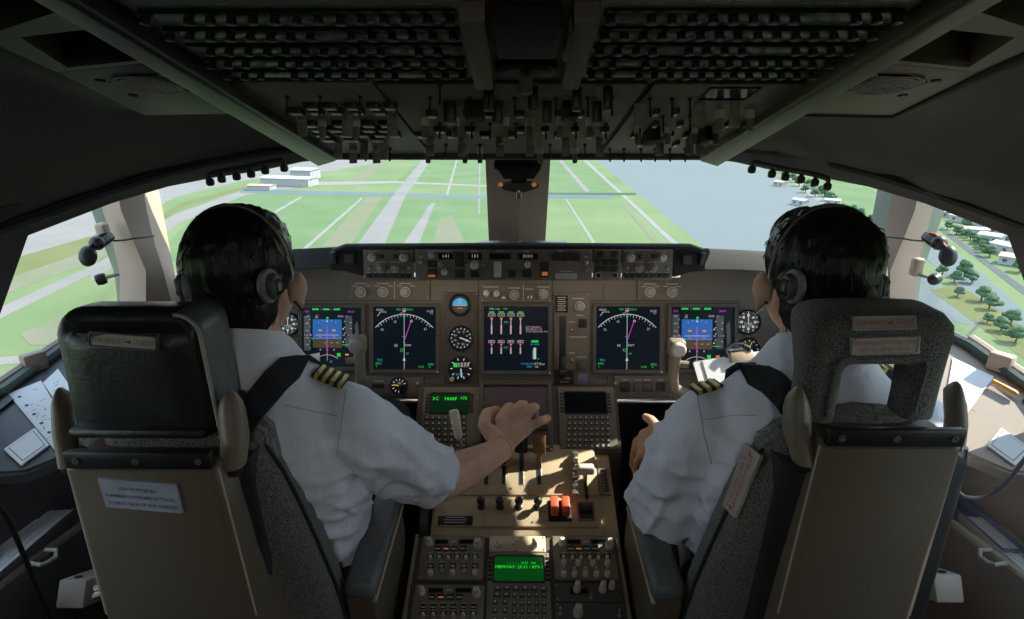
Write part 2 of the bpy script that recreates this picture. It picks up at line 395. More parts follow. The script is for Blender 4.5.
for nm, m_, pts, lf in [
    # seen through the captain's windscreen
    ('field', g_grass2, [(150, 262), (487, 262), (487, 199), (250, 193), (205, 205)], .1),
    ('field', g_grass2, [(395, 182), (432, 152), (487, 152), (487, 183)], .1),
    ('tarmac', g_tar, [(100, 240), (175, 197), (245, 180), (330, 171), (392, 160), (440, 145), (60, 145), (40, 215)], .2),
    ('verge', g_olive, [(100, 262), (185, 206), (262, 185), (262, 182), (185, 201), (100, 250)], .3),
    ('road', g_tar, [(90, 282), (180, 223), (245, 195), (300, 187), (300, 184), (240, 191), (175, 214), (90, 268)], .4),
    ('road', g_road, strip((300, 184), (395, 182), 4, 2), .5), ('road', g_road, strip((395, 182), (487, 186), 2, 1.5), .5),
    ('canal', g_canal, strip((240, 191), (487, 197), 4, 3.5), .6),
    ('field', g_dry, [(322, 246), (350, 246), (382, 197), (366, 197)], .3),
    ('road', g_road, strip((303, 250), (362, 198), 3, 1.8), .7), ('road', g_road, strip((258, 222), (301, 197), 3, 1.6), .7),
    ('road', g_tar, [(353, 250), (382, 250), (405, 197), (392, 197)], .8), ('road', g_tar, [(392, 197), (405, 197), (438, 150), (430, 150)], .8),
    ('road', g_tar, [(402, 246), (418, 246), (435, 203), (431, 203)], .5),
    ('field', g_dry, [(432, 243), (465, 243), (452, 215), (440, 218)], .3),
    ('road', g_tar, strip((479, 214), (480, 150), 2, 1.4), .5), ('road', g_road, strip((447, 195), (459, 152), 2.5, 1.5), .5),
    ('field', g_dry, [(352, 190), (375, 172), (395, 157), (388, 157), (360, 172), (345, 190)], .3),
    # seen through the right windscreen
    ('field', g_grass2, [(546, 196), (646, 198), (590, 150), (546, 150)], .1),
    ('river', g_water, [(578, 146), (600, 163), (640, 196), (716, 256), (745, 285), (1000, 330), (860, 226), (800, 190), (745, 158), (730, 146)], .2),
    ('bank', g_grass, [(566, 146), (578, 146), (600, 163), (640, 196), (716, 256), (700, 262), (630, 200), (588, 160)], .3),
    ('road', g_road, strip((576, 152), (625, 197), 2.5, 3), .7), ('road', g_road, strip((625, 197), (682, 250), 3, 5), .7),
    ('road', g_dry, strip((622, 204), (664, 250), 2, 5), .5),
    ('canal', g_canal, strip((540, 196), (614, 197), 3.5, 3.5), .6), ('hedge', g_hedge, strip((540, 193.6), (636, 194), 1.8, 2.4), .8),
    ('road', g_tar, strip((560, 160), (588, 192), 3, 4), .5), ('road', g_road, strip((566, 199), (594, 243), 1.5, 3), .5),
    ('road', g_road, strip((752, 150), (905, 262), 4, 8), .7), ('field', g_grass2, [(775, 165), (905, 250), (905, 200), (800, 165)], .3),
    # seen through the captain's side window
    ('tarmac', g_tar, [(-60, 300), (0, 262), (92, 236), (140, 200), (60, 190), (-60, 220)], .2),
    ('verge', g_olive, [(-60, 312), (10, 278), (92, 249), (130, 230), (130, 222), (92, 236), (0, 262), (-60, 300)], .3),
    ('field', g_dry, [(-60, 330), (15, 290), (92, 262), (140, 240), (130, 230), (92, 249), (10, 278), (-60, 312)], .4),
    ('road', g_tar, strip((-60, 341), (140, 247), 12, 6), .5),
    ('field', g_dry, [(20, 334), (60, 316), (105, 300), (105, 325), (60, 345), (30, 345)], .3),
    ('road', g_tar, strip((-60, 366), (110, 352), 9, 6), .5),
    ('field', g_dry, [(-60, 420), (110, 385), (110, 360), (-60, 375)], .3),
    # seen through the right side window
    ('river', g_water, [(915, 226), (945, 243), (985, 276), (1060, 342), (1060, 368), (975, 299), (930, 262), (905, 243)], .2),
    ('road', g_dark, strip((940, 228), (1060, 318), 4, 7), .6),
    ('verge', g_olive, [(930, 290), (960, 285), (1060, 352), (1060, 385)], .3),
    ('road', g_road, strip((918, 322), (1060, 412), 3, 5), .5), ('road', g_dark, strip((965, 338), (985, 318), 3, 3), .5),
]:
    ground_poly(nm, m_, pts, lf + .012 * len([o_ for o_ in bpy.data.objects if o_.get('kind') == 'structure']))

m_wallw = mat('house_wall', (.27, .28, .28), .8, var=.05, vscale=.3)
m_roofg = mat('house_roof', (.24, .25, .265), .7, var=.1, vscale=.4)
m_roofr = mat('house_roof_rust', (.30, .20, .15), .7, var=.1, vscale=.4)
m_win = mat('house_window', (.05, .07, .08), .2)
OCC = []
def house(px, py, w, l, h, rot, label, cat='building', roof=None, group=None, pitch=.35, win=True):
    p = px_z(px, py, GZ); OCC.append((p.xy.copy(), math.hypot(w, l) * .46))
    t = thing('building', label, cat, Matrix.Translation(p) @ Matrix.Rotation(R(rot), 4, 'Z'), group)
    MB().box(-w / 2, w / 2, -l / 2, l / 2, 0, h).build('wall', m_wallw, t)
    k = MB(); e = .04 * w + .3
    prof = [(-w / 2 - e, h), (w / 2 + e, h), (w / 2 + e, h + .3), (0, h + .3 + w * pitch * .5), (-w / 2 - e, h + .3)]
    k.loft([[(x, -l / 2 - e, z) for x, z in prof], [(x, l / 2 + e, z) for x, z in prof]]); k.build('roof', roof or m_roofg, t)
    for s in (-1, 1):
        for q in range(2 if win else 0):
            yy = -l / 2 + (q + .5) * l / 2; k = MB()
            k.box(s * w / 2 - .15, s * w / 2 + .15, yy - 1.2, yy + 1.2, h * .35, h * .75); k.build('window', m_win, t)
    if not win: MB().box(-w * .3, w * .3, -l / 2 - .2, -l / 2 + .2, 0, h * .8).build('hangar_door', m_roofg, t)
    return t
house(290, 185, 24, 66, 9, 78, 'long white hangar beside the pale tarmac, beyond the captain', 'hangar', pitch=.2, win=False)
house(306, 178.5, 26, 30, 12, 78, 'square pale hangar just behind the long white hangar', 'hangar', pitch=.2, win=False)
house(262, 189.5, 14, 30, 5, 80, 'low pale shed at the near end of the long white hangar', 'shed', m_roofr, pitch=.2, win=False)
for i, (x, y, w, l, h, r_) in enumerate([(962, 222, 10, 18, 5, 20), (974, 235, 9, 16, 5, 70), (990, 243, 11, 14, 6, 35), (1006, 232, 10, 14, 5, 60), (955, 212, 9, 15, 5, 10), (970, 214, 9, 13, 5, 50),
                                         (986, 226, 10, 15, 5, 25), (1004, 253, 11, 14, 6, 15), (946, 217, 8, 13, 5, 80), (1012, 264, 11, 13, 5, 40), (800, 205, 9, 14, 5, 30), (832, 205, 9, 14, 5, 60), (780, 186, 9, 14, 5, 30)]):
    house(x, y, w, l, h, r_, 'small pale house among the trees across the river' if x > 900 else 'tiny pale house among trees on the far river bank', 'house', m_roofg if i % 3 else m_roofr,
          'houses across the river' if x > 900 else 'houses on the far river bank')

m_leafs = mat('tree_leaves', (.040, .080, .040), .9, col2=(.065, .115, .055), vscale=.5, spec=.2)
m_bark = mat('tree_bark', (.08, .06, .04), .9, var=.2, vscale=2)
def tree(p, s, label, group):
    t = thing('tree', label, 'tree', Matrix.Translation(p) @ Matrix.Rotation(rnd.uniform(0, 6), 4, 'Z') @ Matrix.Diagonal((s, s, s, 1)), group)
    k = MB()
    for _ in range(7):
        a = rnd.uniform(0, 6.28); rr = rnd.uniform(0, .35)
        k.ball((rr * math.cos(a), rr * math.sin(a), rnd.uniform(.45, .85)), rnd.uniform(.2, .33), rnd.uniform(.2, .33), rnd.uniform(.16, .26), seg=8)
    for v in k.bm.verts: v.co += noise.noise_vector(v.co * 6) * .06
    k.build('crown', m_leafs, t); MB().tube([(0, 0, 0), (.02, 0, .3), (0, 0, .6)], [.05, .04, .03], 6).build('trunk', m_bark, t)
    return t
tp = tree(px_z(964, 277, GZ), 11, 'round green tree on the river bank beyond the right side window', 'trees on the near river bank')
def plant(x, y, s, label=None, group=None):   # another tree, unless it would stand in a house or another tree
    p = px_z(x, y, GZ)
    if any((p.xy - q).length < r + s * .52 for q, r in OCC): return
    OCC.append((p.xy.copy(), s * .52))
    copy_tree(tp, Matrix.Translation(p) @ Matrix.Rotation(rnd.uniform(0, 6), 4, 'Z') @ Matrix.Diagonal((s, s, s * .9, 1)), label, group)
OCC.append((px_z(964, 277, GZ).xy.copy(), 7))
for x, y, s in [(957, 270, 9), (975, 270, 9), (984, 288, 10), (992, 296, 9), (1002, 300, 11), (1013, 312, 9), (960, 284, 7), (972, 292, 8), (1004, 318, 8), (1018, 330, 9), (945, 262, 8), (990, 310, 6)]: plant(x - 3, y + 13, s)
for x, y, s in [(950, 222, 10), (965, 229, 11), (978, 222, 10), (993, 246, 12), (982, 247, 9), (1006, 240, 11), (958, 232, 8), (1015, 254, 10), (1020, 272, 10), (970, 240, 8), (942, 212, 9), (990, 214, 9), (1003, 223, 9), (1012, 240, 9), (976, 207, 9), (960, 206, 9)] + [(rnd.uniform(945, 1022), None, rnd.uniform(7, 10)) for _ in range(60)]:
    if y is None: y = 206 + (x - 940) * .60 + rnd.uniform(-10, 22)
    plant(x, y, s, 'green tree between the small houses across the river', 'trees among the houses across the river')
for i in range(40):
    x = 770 + i * 3.2; y = 166 + i * 1.95 + rnd.uniform(-5, 6)
    plant(x, y, rnd.uniform(8, 12), 'small green tree in the line along the far river bank', 'trees along the far river bank')

# ------------------------------------------------------------------ working surfaces of the flight deck
s18, c18 = math.sin(R(18)), math.cos(R(18))
MP = Plane(pd(518, 340, 1.744), (1, 0, 0), (0, s18, c18))            # main instrument panel
s8, c8 = math.sin(R(8)), math.cos(R(8))
GP = Plane(pd(518, 265, 1.50), (1, 0, 0), (0, s8, c8))               # glareshield face
FA = Plane((0, 1.52, .738), (1, 0, 0), (0, .138, .117))              # forward aisle stand
TQ = Plane((0, 1.38, .615), (1, 0, 0), (0, .22, .09))                # control stand
AS = Plane((0, 1.16, .531), (1, 0, 0), (0, .193, .052))              # aft aisle stand
OH = Plane((0, 1.30, 1.396), (1, 0, 0), (0, -.72, .186))             # overhead panel, facing down
mir = lambda pts: [(1036 - x, y) for x, y in pts]

WT_ = [(-1.0, -1.3), (-.98, .5), (-.94, 1.08), (-.86, 1.34), (-.70, 1.56), (-.40, 1.72), (0, 1.78)]
WS_ = [(-1.14, -1.3), (-1.13, .7), (-1.07, 1.28), (-.98, 1.60), (-.72, 1.90), (-.36, 2.05), (0, 2.10)]
full = lambda c: c + [(-x, y) for x, y in c[-2::-1]]
WT, WS = full(WT_), full(WS_)
LT = [(x * .965, y - .03) for x, y in WT]
def each_side(fn):
    for s in (-1, 1): fn(s, (lambda p: p) if s < 0 else (lambda p: (1036 - p[0], p[1])))

# ceiling liner at each side: from the overhead rail out and down to the window header
lin_a = [(0, 44), (57, 70), (143, 113), (190, 112), (240, 111), (285, 132), (322, 154)]
lin_b = [(0, 233), (65, 205), (142, 181), (200, 166), (262, 153), (300, 150), (326, 157)]
def oh_pt(p, w=0.0):
    u, v = OH.uv(p[0], p[1], w); return OH.pt(u, v, w)
def liner(s, f):
    A = [oh_pt(f(p)) for p in lin_a]; B = [px_plan(*f(p), LT) for p in lin_b]
    a0, b0 = A[0], B[0]
    A = [V((a0.x, -1.3, a0.z + .18)), V((a0.x, 0, a0.z + .06))] + A; B = [V((b0.x * 1.03, -1.3, b0.z)), V((b0.x * 1.02, .3, b0.z))] + B
    mb = MB(); rows = []
    for a, b in zip(A, B):
        row = []
        for k in range(9):
            t = k / 8; p = a.lerp(b, t); L = (a - b).length
            p = p + V((s * .7, .2, .6)).normalized() * (.22 * L * math.sin(math.pi * t))
            row.append(p)
        rows.append(row)
    mb.loft(rows, False, False)
    o = mb.build('ceiling_liner', m_liner, angle=60); struct(o)
    md = o.modifiers.new('thick', 'SOLIDIFY'); md.thickness = .008; md.offset = 1 if s < 0 else -1
    # header band under the liner, then the window frame
    T = [px_plan(*f(p), WT) for p in [(105, 203), (163, 186), (210, 177), (258, 170), (300, 161), (335, 158)]]
    H = [px_plan(*f(p), LT) for p in [(105, 193), (163, 175), (210, 163), (258, 154), (300, 149), (335, 150)]]
    T = [V((s * .985, .3, T[0].z - .045)), px_plan(*f((0, 243)), WT)] + T + [V((0, 1.78, 1.366))]
    H = [V((s * .955, .3, T[0].z + .03)), px_plan(*f((0, 231)), LT)] + H + [V((0, 1.74, 1.39))]
    mb = MB(); mb.loft([[h, t, t + V((0, .02, -.004)), h + V((0, .02, .02))] for h, t in zip(H, T)], True, True)
    struct(mb.build('window_header', m_trim_d, angle=50))
    mb = MB(); mb.tube([h + V((0, -.006, .004)) for h in H], .011, 6); struct(mb.build('header_trim', m_blk_m))
    return T
TOPS = {}
each_side(lambda s, f: TOPS.__setitem__(s, liner(s, f)))

# roof shell, floor, walls
mb = MB(); rows = []
for y, zt, zb in [(-1.32, 1.99, 1.2), (0, 1.80, 1.29), (.7, 1.64, 1.31), (1.28, 1.52, 1.365), (1.55, 1.46, 1.395), (1.80, 1.41, 1.40)]:
    xb = 1.03 if y < .8 else (.99 if y < 1.3 else (.80 if y < 1.6 else .5))
    rows.append([V((xb * c, y, zb + (zt - zb) * s_)) for c, s_ in ((-1, 0), (-.93, .55), (-.72, .88), (-.4, 1), (0, 1), (.4, 1), (.72, .88), (.93, .55), (1, 0))])
mb.loft(rows, False, False)
o = struct(mb.build('ceiling', m_liner)); md = o.modifiers.new('thick', 'SOLIDIFY'); md.thickness = .02; md.offset = 1
struct(MB().box(-1.25, 1.25, -1.32, 2.2, -.04, 0).build('floor', m_carpet))
struct(MB().box(-1.25, 1.25, -1.36, -1.30, 0, 2.0).build('wall_back', m_liner))
def side_wall(s, f):
    S = [V((s * 1.14, -1.32, .93)), V((s * 1.13, .7, .93)), px_plan(*f((0, 391)), WS), px_plan(*f((62, 347)), WS), px_plan(*f((120, 318)), WS)]
    S += [px_plan(*f((175, 290)), WS), V((s * .72, 1.90, 1.0)), V((s * .36, 2.05, 1.0)), V((0, 2.10, 1.0))]
    mb = MB(); mb.loft([[p, V((p.x * .99, p.y, .45)), V((p.x * .90, p.y, 0)), V((p.x * .93, p.y + .03, 0)), V((p.x * 1.02, p.y + .02, .45)), p + V((s * .03, .03, 0))] for p in S], True, True)
    struct(mb.build('wall_left' if s < 0 else 'wall_right', m_console_d))
    # upper wall aft of the third window
    MBu = MB(); MBu.loft([[V((s * 1.14, y, .93)), V((s * 1.0, y, 1.3)), V((s * 1.03, y, 1.3)), V((s * 1.17, y, .93))] for y in (-1.32, .05)], True, True)
    struct(MBu.build('wall_left' if s < 0 else 'wall_right', m_liner))
    mb = MB(); mb.tube([p + V((-s * .012, -.006, .006)) for p in S[1:6]], .012, 8); struct(mb.build('window_sill', m_seal))
    # glass: third side window, second side window, windscreen
    def pane(name, tops, sills):
        mb = MB(); n = V((s * .004, .003, 0))
        mb.loft([[t, b, b + n, t + n] for t, b in zip(tops, sills)], True, True); o = struct(mb.build(name, m_glass, flat=True)); return o
    T = TOPS[s]
    pane('window_1' if s < 0 else 'window_4', [V((s * .985, .05, T[0].z)), V((s * .96, .80, T[0].z + .01))], [V((s * 1.13, .05, .93)), V((s * 1.12, .80, .93))])
    pane('window_2' if s < 0 else 'window_5', [V((s * .96, .80, T[0].z + .01)), T[1], T[2]], [V((s * 1.12, .80, .93)), S[2], S[4]])
    pane('window_3' if s < 0 else 'window_6', T[3:], [px_plan(*f((178, 300)), WS), px_plan(*f((225, 285)), WS), px_plan(*f((270, 275)), WS), V((s * .55, 1.97, .99)), V((s * .36, 2.05, .99)), V((0, 2.10, .99))])
    # dark post between the second and the third side window
    a, b = px_plan(*f((36, 219)), WT), px_plan(*f((-36, 386)), WS)
    i_, o_ = V((-s * .035, 0, 0)), V((0, -.16, 0))
    mb = MB(); mb.loft([[a + V((0, 0, .04)), a + i_ + V((0, -.02, .04)), a + i_ + o_ + V((0, 0, .04)), a + o_ + V((0, 0, .04))], [b, b + i_ + V((0, -.02, 0)), b + i_ + o_, b + o_]])
    struct(mb.build('window_post', m_trim_d))
    # beige corner post between side window and windscreen, folded lengthwise
    cols = [(185, [(86, 185), (97, 185), (116, 185), (142, 181), (157, 181)]), (212, [(92, 212), (103, 212), (121, 210), (147, 212), (163, 212)]), (240, [(102, 240), (112, 240), (133, 240), (155, 245), (169, 245)]),
            (272, [(114, 272), (120, 276), (146, 271), (163, 270), (174, 270)]), (312, [(122, 312), (119, 312), (146, 312), (174, 312), (183, 312)])]
    rows = []
    for _, c in cols:
        q = [f(p) for p in c]
        dd = [1.52, 1.44, 1.43, 1.50, 1.60]; lo = (c[0][1] - 185) / 127 * .10
        P = [pd(*p, d + lo) for p, d in zip(q, dd)]
        rows.append(P + [P[4] + V((s * .02, .09, 0)), P[0] + V((s * .05, .06, 0))])
    def part_post(i0, i1, m_, nm):
        mb = MB(); mb.loft([[r[k] for k in range(i0, i1 + 1)] + [r[i1] + V((s * .05, .07, 0)), r[i0] + V((s * .05, .07, 0))] for r in rows]); struct(mb.build(nm, m_, angle=20))
    part_post(0, 1, m_seal, 'window_post'); part_post(1, 2, m_trim, 'window_post'); part_post(2, 3, m_post, 'window_post'); part_post(3, 4, m_trim if s < 0 else m_seal, 'window_post')
    return S
SILLS = {}
each_side(lambda s, f: SILLS.__setitem__(s, side_wall(s, f)))

# centre post, two facets meeting at a fold
pt = [(485, 150), (520, 150), (551, 150)]; pb = [(489, 246), (519, 246), (545, 246)]
T3 = [px_y(*p, y) for p, y in zip(pt, (1.74, 1.70, 1.74))]; B3 = [px_y(*p, y) for p, y in zip(pb, (2.04, 1.99, 2.04))]
Mid = lambda a, b, t: a.lerp(b, t)
mb = MB(); mb.loft([[r[0], r[1], r[2], r[2] + V((-.02, .07, .02)), r[0] + V((.02, .07, .02))] for r in (T3, [Mid(a, b, .5) for a, b in zip(T3, B3)], B3)])
struct(mb.build('window_post', m_trim, angle=15))

# added dome lamp, unseen behind the camera, for fill light in the cabin
t = thing('fill_dome', 'added round dome lamp for fill light, unseen in the aft ceiling liner', 'lamp', (0, -.75, 1.87))
MB().lathe([(.10, .0), (.13, 0), (.13, -.02), (.10, -.03)], seg=32, cap=False).build('ring', m_steel, t)
MB().lathe([(.0, -.035), (.06, -.032), (.10, -.018), (.10, 0)], seg=32, cap=False).build('diffuser', emit('fill_dome_glow', (1, .96, .9), 1.2), t)
ld = bpy.data.lights.new('fill_dome_light', 'AREA'); ld.shape = 'DISK'; ld.size = .2; ld.energy = 4.0; ld.color = (1, .95, .87)
lo = bpy.data.objects.new('fill_dome_light', ld); C.objects.link(lo); lo.parent = t; lo.location = (0, 0, -.045)

# ------------------------------------------------------------------ panel modules
class Mod:
    """A removable unit on a working surface; its parts are laid out on the surface in its own coordinates."""
    def __init__(s, pl, name, label, cat, box, th=.006, m=None, group=None, w=.0004, screws=True, bev=.0015, plate="faceplate", depth=0):
        s.pl = pl; s.w0 = w
        s.u, s.v, s.w, s.h = pl.box(*box); s.s = s.w / (box[2] - box[0]); s.th = th
        s.t = thing(name, label, cat, pl.M(s.u, s.v, w), group)
        mb = MB(); mb.box(-s.w / 2, s.w / 2, -s.h / 2, s.h / 2, -depth, th, bev)
        if screws:
            e = .005
            for sx in (-1, 1):
                for sy in (-1, 1):
                    mb.lathe([(.0022, th - .001), (.0022, th + .0006), (0, th + .001)], (sx * (s.w / 2 - e), sy * (s.h / 2 - e), 0), 8, mi=1)
        mb.build(plate, [m or m_panel, m_screw], s.t)
        s.leg = MB(); s.nleg = 0
    def L(s, px, py, w=None):
        u, v = s.pl.uv(px, py, s.w0 + s.th); return u - s.u, v - s.v
    def dash(s, px, py, wpx, hpx=.9, mi=0, z=0):
        x, y = s.L(px, py); w, h = wpx * s.s, hpx * s.s
        s.leg.box(x - w / 2, x + w / 2, y - h / 2, y + h / 2, s.th + z - .0002, s.th + z + .0003, mi=mi); s.nleg += 1
    def text(s, px, py, st, hpx, mi=0, z=0):
        x, y = s.L(px, py); s.leg.text(st, x, y, s.th + z + .0005, hpx * s.s * 1.35, mi); s.nleg += 1
    def knob(s, px, py, r, h=.016, m=None, ring=True, label=None, pointer=True, name='knob'):
        x, y = s.L(px, py); rr = r * s.s; th = s.th
        mb = MB()
        if ring: mb.lathe([(rr * 1.0, th), (rr * 1.0, th + h * .35), (rr * .92, th + h * .42)], (x, y, 0), 20, mi=1)
        n = 20; pro = []
        for z, k in ((th + h * .4, .80), (th + h * .92, .72), (th + h, .62)):
            pro.append([(x + rr * k * (1 + .05 * (q % 2)) * math.cos(2 * math.pi * q / n), y + rr * k * (1 + .05 * (q % 2)) * math.sin(2 * math.pi * q / n), z) for q in range(n)])
        mb.loft(pro)
        o = mb.build(name, [m or m_knob, m_knob_w], s.t)
        if pointer: MB().box(x - rr * .06, x + rr * .06, y, y + rr * .6, th + h - .0003, th + h + .0006).build('pointer', m_mark if m is not m_knob_w else m_blk, o)
        return o
    def selector(s, px, py, r, h=.016, m=None, ang=20, name='selector_knob'):     # bar-shaped rotary selector on a round skirt
        x, y = s.L(px, py); rr = r * s.s; th = s.th
        mb = MB(); mb.lathe([(rr, th), (rr * .95, th + h * .3), (rr * .6, th + h * .4)], (x, y, 0), 20)
        M = Matrix.Translation((x, y, 0)) @ Matrix.Rotation(R(ang), 4, 'Z')
        mb.box(-rr * .32, rr * .32, -rr * .95, rr * .95, th + h * .2, th + h, .001, M=M)
        o = mb.build(name, m or m_knob, s.t)
        MB().box(-rr * .06, rr * .06, rr * .1, rr * .9, th + h - .0003, th + h + .0006, M=M).build('pointer', m_mark, o)
        return o
    def toggle(s, px, py, r=2, h=.018, m=None):
        x, y = s.L(px, py); rr = r * s.s; th = s.th
        mb = MB(); mb.lathe([(rr, th), (rr, th + .003), (rr * .7, th + .004)], (x, y, 0), 6)
        mb.tube([(x, y, th), (x, y + .002, th + h * .5), (x, y + .004, th + h)], [rr * .35, rr * .4, rr * .55], 8)
        return mb.build('toggle_switch', m or m_steel, s.t)
    def button(s, x0, y0, x1, y1, h=.006, m=None, lit=None, name='button', span=(.12, .38)):
        xa, ya = s.L(x0, y1); xb, yb = s.L(x1, y0); th = s.th
        mb = MB(); mb.box(xa, xb, ya, yb, th - .002, th + h, min(.0012, (xb - xa) * .2)); o = mb.build(name, m or m_blk, s.t)
        if lit:
            k = MB(); k.box(xa + (xb - xa) * .12, xb - (xb - xa) * .12, ya + (yb - ya) * span[0], ya + (yb - ya) * span[1], th + h - .001, th + h + .0004); k.build('lit_bar', lit, o)
        return o
    def readout(s, x0, y0, x1, y1, st='', m=None, frac=.62):
        xa, ya = s.L(x0, y1); xb, yb = s.L(x1, y0); th = s.th
        mb = MB(); mb.ring(xb - xa, yb - ya, .0018, th - .001, th + .0022, mi=1, c=((xa + xb) / 2, (ya + yb) / 2)); mb.box(xa + .001, xb - .001, ya + .001, yb - .001, th - .001, th + .0006)
        o = mb.build('display_window', [e_blk, m_blk], s.t)
        if st: MB().text(st, (xa + xb) / 2, (ya + yb) / 2, th + .0012, (yb - ya) * frac * 1.3).build('digits', m or e_dim, o, flat=True)
        return o
    def done(s):
        if s.nleg: s.leg.build('legend', [m_mark, m_steel], s.t, flat=True)
        return s.t

# ---- main instrument panel board
pts = [(232, 292), (262, 262), (774, 262), (806, 292), (800, 372), (772, 399), (613, 400), (600, 388), (432, 388), (421, 400), (282, 400), (240, 372)]
mb = MB(); mb.prism([MP.uv(*p) for p in pts][::-1], -.03, 0)
t = thing('instrument_panel', 'wide brown main instrument panel running under the glareshield', 'instrument panel', MP.M())
mb.build('panel_board', m_panel, t)
mb = MB()
for a, b in (((282, 401), (421, 401)), ((613, 401), (772, 401))):
    (u0, v0), (u1, v1) = MP.uv(*a), MP.uv(*b); mb2 = MB(); mb2.tube([(u0, v0, 0), (u1, v1, 0)], .007, 10); mb2.build('lower_lip', m_steel, t)
k = MB()
for x0, y0, x1, y1 in ((430, 280, 430.8, 300), (478, 280, 478.8, 300), (552, 280, 552.8, 300), (603, 284, 603.6, 300), (636, 281, 636.6, 300), (478, 371, 478.6, 388), (300, 300.5, 443, 301.2), (592, 300.5, 740, 301.2), (424, 374, 424.6, 390), (607, 375, 607.6, 390)):
    u, v, w, h = MP.box(x0, y0, x1, y1); k.box(u - w / 2, u + w / 2, v - h / 2, v + h / 2, -.002, .0006)
k.build('panel_seam', m_blk, t)

# ---- the six large displays
class Sym:
    def __init__(s, S): s.mb = MB(); s.S = S
    def z(s, l): return .0022 + l * .00035
    def rect(s, x0, y0, x1, y1, ci, l=1):
        S = s.S; s.mb.poly([((x0 - .5) * S, (y0 - .5) * S, s.z(l)), ((x1 - .5) * S, (y0 - .5) * S, s.z(l)), ((x1 - .5) * S, (y1 - .5) * S, s.z(l)), ((x0 - .5) * S, (y1 - .5) * S, s.z(l))], ci)
    def poly(s, pts, ci, l=1): s.mb.poly([((x - .5) * s.S, (y - .5) * s.S, s.z(l)) for x, y in pts], ci)
    def line(s, x0, y0, x1, y1, w, ci, l=2):
        dx, dy = x1 - x0, y1 - y0; d = math.hypot(dx, dy) or 1; nx, ny = -dy / d * w / 2, dx / d * w / 2
        s.poly([(x0 + nx, y0 + ny), (x0 - nx, y0 - ny), (x1 - nx, y1 - ny), (x1 + nx, y1 + ny)], ci, l)
    def arc(s, cx, cy, r, a0, a1, w, ci, l=2, n=24):
        for k in range(n):
            a, b = R(a0 + (a1 - a0) * k / n), R(a0 + (a1 - a0) * (k + 1) / n)
            s.poly([(cx + (r - w / 2) * math.cos(a), cy + (r - w / 2) * math.sin(a)), (cx + (r + w / 2) * math.cos(a), cy + (r + w / 2) * math.sin(a)), (cx + (r + w / 2) * math.cos(b), cy + (r + w / 2) * math.sin(b)), (cx + (r - w / 2) * math.cos(b), cy + (r - w / 2) * math.sin(b))], ci, l)
    def txt(s, st, x, y, h, ci, l=3, align='CENTER'): s.mb.text(st, (x - .5) * s.S, (y - .5) * s.S, s.z(l), h * s.S * 1.35, ci, align=align)

def display(box, label, draw, pl=MP, m_scr=None, b=.011):
    u, v, w, h = pl.box(*box); S = (w + h) / 2
    t = thing('display_unit', label, 'display', pl.M(u, v, 0))
    MB().ring(S, S, b, .0004, .011, .004).ring(S * .995, S * .995, b * .45, .005, .013, .003).build('bezel', m_bezel, t)
    MB().box(-S / 2 + b * .7, S / 2 - b * .7, -S / 2 + b * .7, S / 2 - b * .7, .0006, .002).build('screen', m_scr or e_blk, t)
    mb = MB(); mb.lathe([(.003, .011), (.003, .0135), (0, .014)], (S / 2 - b * .5, -S / 2 + b * .5, 0), 8); mb.build('dimming_sensor', m_knob_w, t)
    if draw:
        sy = Sym(S - 2 * b); draw(sy); sy.mb.build('display_symbols', SYM, t, flat=True)
    return t

